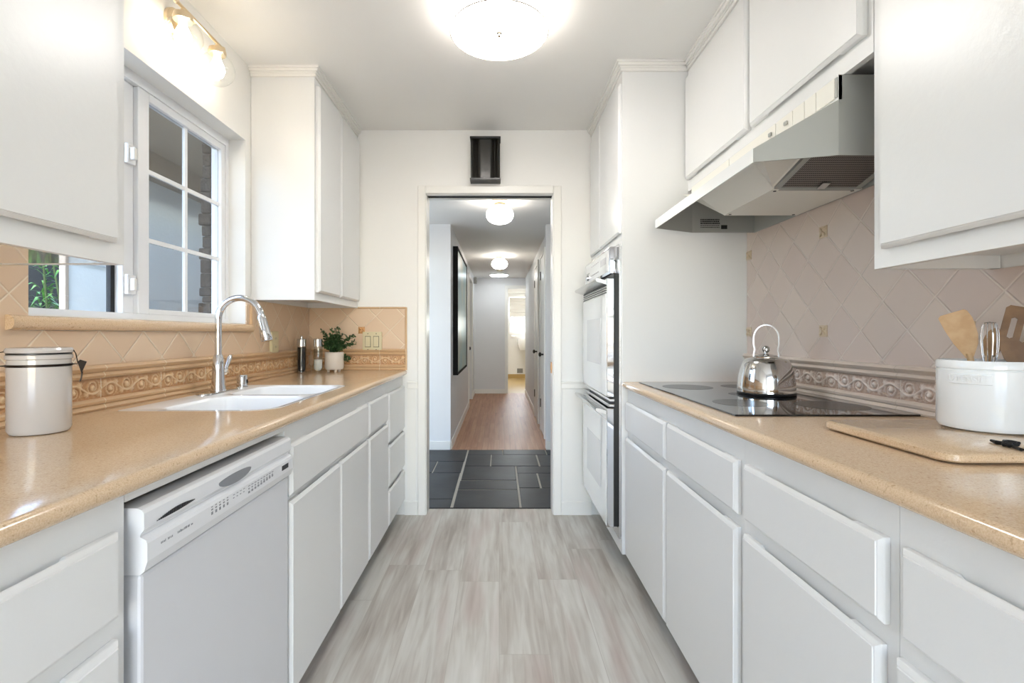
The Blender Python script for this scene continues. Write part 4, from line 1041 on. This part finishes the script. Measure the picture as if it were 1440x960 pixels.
def mill(x, y, label, kind):
    r = thing('pepper_mill' if kind == 'pepper' else 'salt_shaker', label, 'mill' if kind == 'pepper' else 'shaker', (x, y, .9183)); z = .9185
    if kind == 'pepper':
        MB().lathe([(.026, z), (.026, z+.155), (.0245, z+.155), (.0245, z+.004), (.0, z+.004)], (x, y, 0), 32).build('clear_body', 'acrylic', r, True)
        MB().lathe([(.006, z+.005), (.021, z+.018), (.0215, z+.150), (.0, z+.151)], (x, y, 0), 28).build('peppercorns', 'pepper', r, True)
        MB().lathe([(.0, z+.1555), (.0255, z+.156), (.0255, z+.196), (.022, z+.200), (.0, z+.201)], (x, y, 0), 32).build('steel_cap', 'steel', r, True)
        MB().lathe([(.005, z+.2005), (.004, z+.210), (.0045, z+.214), (.001, z+.218)], (x, y, 0), 16).build('finial', 'chrome', r, True)
    else:
        MB().lathe([(.024, z), (.025, z+.004), (.020, z+.016), (.025, z+.026), (.025, z+.155), (.0235, z+.155), (.0235, z+.028), (.018, z+.017), (.0, z+.010)], (x, y, 0), 32).build('clear_body', 'acrylic', r, True)
        MB().lathe([(.008, z+.012), (.0170, z+.018), (.0225, z+.029), (.0225, z+.078), (.0, z+.080)], (x, y, 0), 28).build('salt_fill', 'salt', r, True)
        MB().lathe([(.0, z+.1555), (.0245, z+.156), (.0245, z+.196), (.022, z+.199), (.0, z+.200)], (x, y, 0), 32).build('steel_cap', 'steel', r, True)
mill(-1.150, 2.815, 'tall clear mill of dark peppercorns with steel cap near the corner', 'pepper')
mill(-1.062, 2.835, 'clear shaker half full of white salt beside the potted plant', 'salt')
px_, py_, pz = -.990, 2.905, .9183
pp = thing('potted_plant', 'small leafy green plant in a footed cream pot on the counter corner', 'plant', (px_, py_, pz))
MB().lathe([(.035, pz+.014), (.050, pz+.018), (.055, pz+.030), (.0545, pz+.118), (.051, pz+.120), (.050, pz+.104), (.0, pz+.103)], (px_, py_, 0), 36).build('pot', 'pot', pp, True)
for k in range(3):
    a = -PI/2 + .5 + k*2*PI/3; MB().lathe([(.007, pz+.0002), (.010, pz+.018)], (px_ + .036*math.cos(a), py_ + .036*math.sin(a), 0), 14).build('foot', 'pot', pp, True)
MB().lathe([(.0495, pz+.1035), (.0, pz+.108)], (px_, py_, 0), 28, cap0=False).build('soil', 'soil', pp, True)
mb = MB(); lf = MB(); rr = random.Random(9)
for k in range(52):
    a = rr.uniform(0, 2*PI); rad = rr.uniform(.02, .095); hh = rr.uniform(.05, .165) * (1.15 - rad*3)
    if k < 7: a = rr.uniform(-.5, .2); rad = .115; hh = rr.uniform(.06, .13)
    elif k < 11: a = rr.uniform(.0, .7); rad = .09; hh = rr.uniform(-.05, .0)
    ex, ey = math.cos(a)*rad, math.sin(a)*rad*.55
    p0 = Vector((px_, py_, pz+.105)); p2 = p0 + Vector((ex, ey, hh)); p1 = p0 + Vector((ex*.4, ey*.4, hh*.8))
    pts = [p0*(1-t)**2 + p1*2*t*(1-t) + p2*t*t for t in [i/8 for i in range(9)]]
    mb.tube(pts, .0011, 5)
    for i in range(2, 9):
        for s_ in range(4):
            d = Vector((rr.uniform(-1, 1), rr.uniform(-1, 1), rr.uniform(-.6, .8))).normalized(); Lf = rr.uniform(.012, .022); sd = d.cross(Vector((rr.uniform(-1,1), rr.uniform(-1,1), 1))).normalized()*Lf*.33
            c = pts[i]; 
            if (c + d*Lf).y > WE-.03: continue
            v = [lf.bm.verts.new(q) for q in (c, c + d*Lf*.35 + sd, c + d*Lf*.8 + sd*.7, c + d*Lf, c + d*Lf*.8 - sd*.7, c + d*Lf*.35 - sd)]; lf.bm.faces.new(v)
mb.build('stems', 'stem', pp, True); lf.build('foliage', 'leaf', pp)

# outlet and switch
so = thing('power_outlet', 'almond outlet plate on window-side tile behind the faucet spout', 'outlet', (BL+.02, 2.565, 1.10))
X0 = BL+.0075
mb = MB().box(X0, X0+.016, 2.528, 2.602, 1.040, 1.160, .002); mb.build('cover_plate', 'almond', so)
for z in (1.078, 1.122):
    f_ = MB().box(X0+.016, X0+.0185, 2.550, 2.580, z-.014, z+.014, .003).build('receptacle', 'almond', so)
    mb = MB().box(X0+.0183, X0+.0188, 2.557, 2.559, z-.005, z+.006).box(X0+.0183, X0+.0188, 2.570, 2.572, z-.005, z+.006); mb.build('slots', 'print', f_)
sw = thing('light_switch', 'almond double rocker switch plate on end wall tile right of the plant', 'switch', (-.80, WE-.02, 1.10))
MB().box(-.861, -.741, WE-.0245, WE-.0072, 1.036, 1.160, .002).build('cover_plate', 'almond', sw)
for x in (-.827, -.775):
    MB().box(x-.018, x+.018, WE-.0252, WE-.0243, 1.063, 1.133).build('rocker_surround', 'print', sw)
    MB().prism([(WE-.0245, 1.066), (WE-.0245, 1.130), (WE-.0262, 1.130), (WE-.0290, 1.098), (WE-.0300, 1.066)], 'x', x-.0155, x+.0155).build('rocker', 'almond', sw)
    mb = MB()
    for z in (1.048, 1.148): mb.lathe([(.003, WE-.0255), (.003, WE-.0243)], (x, 0, z), 10, 'y')
    mb.build('screws', 'print', sw)

# ================================================================== LIGHTS
cl_ = thing('ceiling_light', 'large round flush drum ceiling light glowing in the kitchen', 'ceiling light', (0, 1.93, H))
LX, LY = 0.0, 1.925
MB().lathe([(.06, H-.0005), (.06, H-.02), (.0, H-.021)], (LX, LY, 0), 32).build('ceiling_pan', 'nickel', cl_, True)
MB().lathe([(.190, H-.012), (.1935, H-.012), (.1935, H-.094), (.190, H-.094)], (LX, LY, 0), 72, cap0=False, cap1=False).build('drum_shade', 'shadeglow', cl_, True)
MB().lathe([(.1925, H-.0945), (.1955, H-.0945), (.1955, H-.098), (.1925, H-.098), (.1925, H-.0945)], (LX, LY, 0), 72, cap0=False, cap1=False).build('rim', 'nickel', cl_, True)
MB().lathe([(.1915, H-.092), (.1915, H-.095), (.0, H-.0955)], (LX, LY, 0), 72).build('diffuser', 'diffuser', cl_, True)
MB().lathe([(.012, H-.0957), (.012, H-.099), (.0055, H-.101), (.0055, H-.109), (.007, H-.111), (.004, H-.114)], (LX, LY, 0), 24).build('finial', 'nickel', cl_, True)

vl = thing('vanity_light', 'brass bar wall light with clear glass globes above the window', 'wall light', (WL, 1.81, 2.296))
MB().lathe([(.058, WL+.0005), (.058, WL+.012), (.05, WL+.022), (.0, WL+.024)], (0, 1.80, 2.292), 36, 'x').build('backplate', 'brass', vl, True)
BX = -1.128
MB().tube([(WL+.02, 1.80, 2.300), (BX, 1.80, 2.308)], .007, 12).build('support_arm', 'brass', vl, True)
mb = MB().tube([(BX, 1.690, 2.309), (BX, 1.975, 2.309)], .006, 12).sphere((BX, 1.690, 2.309), .009, seg=14).sphere((BX, 1.975, 2.309), .009, seg=14)
mb.build('bar', 'brass', vl, True)
for gy_ in (1.725, 1.935):
    c_ = MB().lathe([(.007, 2.303), (.010, 2.290), (.030, 2.284), (.033, 2.270), (.031, 2.262), (.0, 2.262)], (BX, gy_, 0), 28).build('socket_cap', 'brass', vl, True)
    zc = 2.204; R = .064
    prof = [(R*math.sin(t), zc + R*math.cos(t)) for t in [math.radians(26) + (PI-math.radians(26))*k/20 for k in range(21)]]
    MB().lathe(prof, (BX, gy_, 0), 40, cap0=False).build('glass_globe', 'glass', vl, True)
    MB().lathe([(.012, 2.262), (.013, 2.245), (.026, 2.215), (.028, 2.198), (.020, 2.178), (.0, 2.170)], (BX, gy_, 0), 24).build('bulb', 'bulb', vl, True)

def hall_light(y, label, zc=HZ):
    r = thing('hall_ceiling_light', label, 'ceiling light', (0, y, zc), 'opal globe lights in the hallway')
    MB().lathe([(.058, zc-.0005), (.058, zc-.018), (.05, zc-.022), (.048, zc-.042), (.0, zc-.043)], (.005, y, 0), 32).build('canopy', 'brass', r, True)
    MB().lathe([(.045, zc-.043)] + [(.112*math.sin(t)**.8, zc-.116 + .074*math.cos(t)) for t in [math.radians(28) + (PI-math.radians(28))*k/16 for k in range(17)]], (.005, y, 0), 36).build('opal_globe', 'globe', r, True)
hall_light(3.96, 'opal globe ceiling light over the slate floor, nearer of two')
hall_light(6.72, 'opal globe ceiling light over the wood floor, farther down the hall')
r = thing('flush_ceiling_light', 'flat round glowing disc light at the far end of hall ceiling', 'ceiling light', (.0, 8.85, HZ))
MB().lathe([(.18, HZ-.0005), (.18, HZ-.012), (.165, HZ-.014)], (0, 8.85, 0), 40).build('ring', 'trim', r, True)
MB().lathe([(.165, HZ-.0145), (.14, HZ-.03), (.0, HZ-.036)], (0, 8.85, 0), 40).build('lens', 'tube', r, True)
sd_ = MB().lathe([(.055, HZ-.0005), (.055, HZ-.02), (.045, HZ-.035), (.0, HZ-.036)], (.01, 8.1, 0), 28).build('smoke_detector', 'almond', None, True)
tag(sd_, 'small round smoke detector on the hall ceiling before the disc light', 'smoke detector')

# ================================================================== BOX ABOVE DOOR
sp = thing('door_chime', 'dark smoked metal chime box on the wall above the doorway', 'door chime', (-.08, WE, 2.09))
a0, a1 = -.181, .009; z0, z1 = 2.098, 2.366
MB().box(a0, a1, WE-.09, WE-.0005, z1-.012, z1, .002).build('top_cap', 'shinyblack', sp)
MB().box(a0, a1, WE-.09, WE-.0005, z0, z0+.012, .002).build('bottom_cap', 'shinyblack', sp)
n = 26; pf = []
for k in range(n+1):
    x = a0+.004 + (a1-a0-.008)*k/n; tt = k/n
    dd = .078 - .020*math.exp(-((tt-.18)/.07)**2) - .022*math.exp(-((tt-.82)/.08)**2) - .006*math.sin(PI*tt)
    pf.append((x, WE-dd))
pf += [(a1-.004, WE-.0005), (a0+.004, WE-.0005)]
MB().prism(pf, 'z', z0+.012, z1-.012).build('fluted_cover', 'shinyblack', sp, True)

# ================================================================== HALL FURNISHING
pn = thing('wall_painting', 'large abstract blue green painting in black frame on hall wall', 'painting', (-.45, 5.78, .717))
mb = MB()
mb.box(-.4825, -.432, 5.05, 5.075, .717, 2.065).box(-.4825, -.432, 6.475, 6.50, .717, 2.065).box(-.4825, -.432, 5.075, 6.475, .717, .742).box(-.4825, -.432, 5.075, 6.475, 2.04, 2.065)
mb.build('frame', 'picture_black', pn)
MB().box(-.48, -.440, 5.075, 6.475, .742, 2.04).build('canvas', 'canvas', pn)
th = thing('wall_sensor', 'small dark box mounted high near the end of hall left wall', 'sensor', (-.46, 9.1, 2.14))
MB().box(-.4825, -.42, 9.06, 9.16, 2.10, 2.215, .006).build('case', 'grey', th)
MB().box(-.4199, -.418, 9.08, 9.14, 2.12, 2.16).build('lens', 'blackplastic', th)
# bathroom fittings
ba = thing('wall_basin', 'white wall-hung washbasin seen through the far bathroom door', 'sink', (.8, 12.45, .6))
mb = MB(); mb.loft([rrect(.52, 1.1, 12.32, 12.699, .06, .74), rrect(.47, 1.14, 12.25, 12.699, .08, .90), rrect(.47, 1.14, 12.25, 12.699, .08, 1.03), rrect(.50, 1.11, 12.28, 12.67, .07, 1.03), rrect(.56, 1.05, 12.34, 12.62, .07, .96)]); mb.build('basin', 'porc', ba, True)
MB().lathe([(.05, .60), (.06, .745)], (.81, 12.52, 0), 20).build('pedestal_shroud', 'porc', ba, True)
MB().tube([(.74, 12.66, 1.03), (.74, 12.66, 1.09), (.74, 12.58, 1.10)], .014, 10).build('tap', 'bronze', ba, True)
vg = MB()
vg.box(.47, .62, 12.69, 12.6995, .13, .25)
for k in range(6): vg.box(.48, .61, 12.686, 12.69, .14+k*.018, .148+k*.018)
tag(vg.build('wall_vent', 'grey'), 'small grey louvred vent low on the bathroom wall', 'vent')
tr = MB().tube([(.33, 12.695, 1.10), (.33, 12.64, 1.10)], .012, 8).tube([(.33, 12.64, 1.10), (.47, 12.64, 1.10)], .010, 8).build('towel_hook', 'steel', None, True)
tag(tr, 'steel towel arm on the bathroom wall below the window', 'towel rail')
bl = MB()
for k in range(5): bl.prism([(12.66, 1.60+k*.10), (12.645, 1.62+k*.10), (12.66, 1.70+k*.10), (12.668, 1.70+k*.10), (12.668, 1.60+k*.10)], 'x', .27, 1.04)
tag(bl.build('roman_blind', 'blind'), 'white folded blind over the upper bathroom window', 'blind')
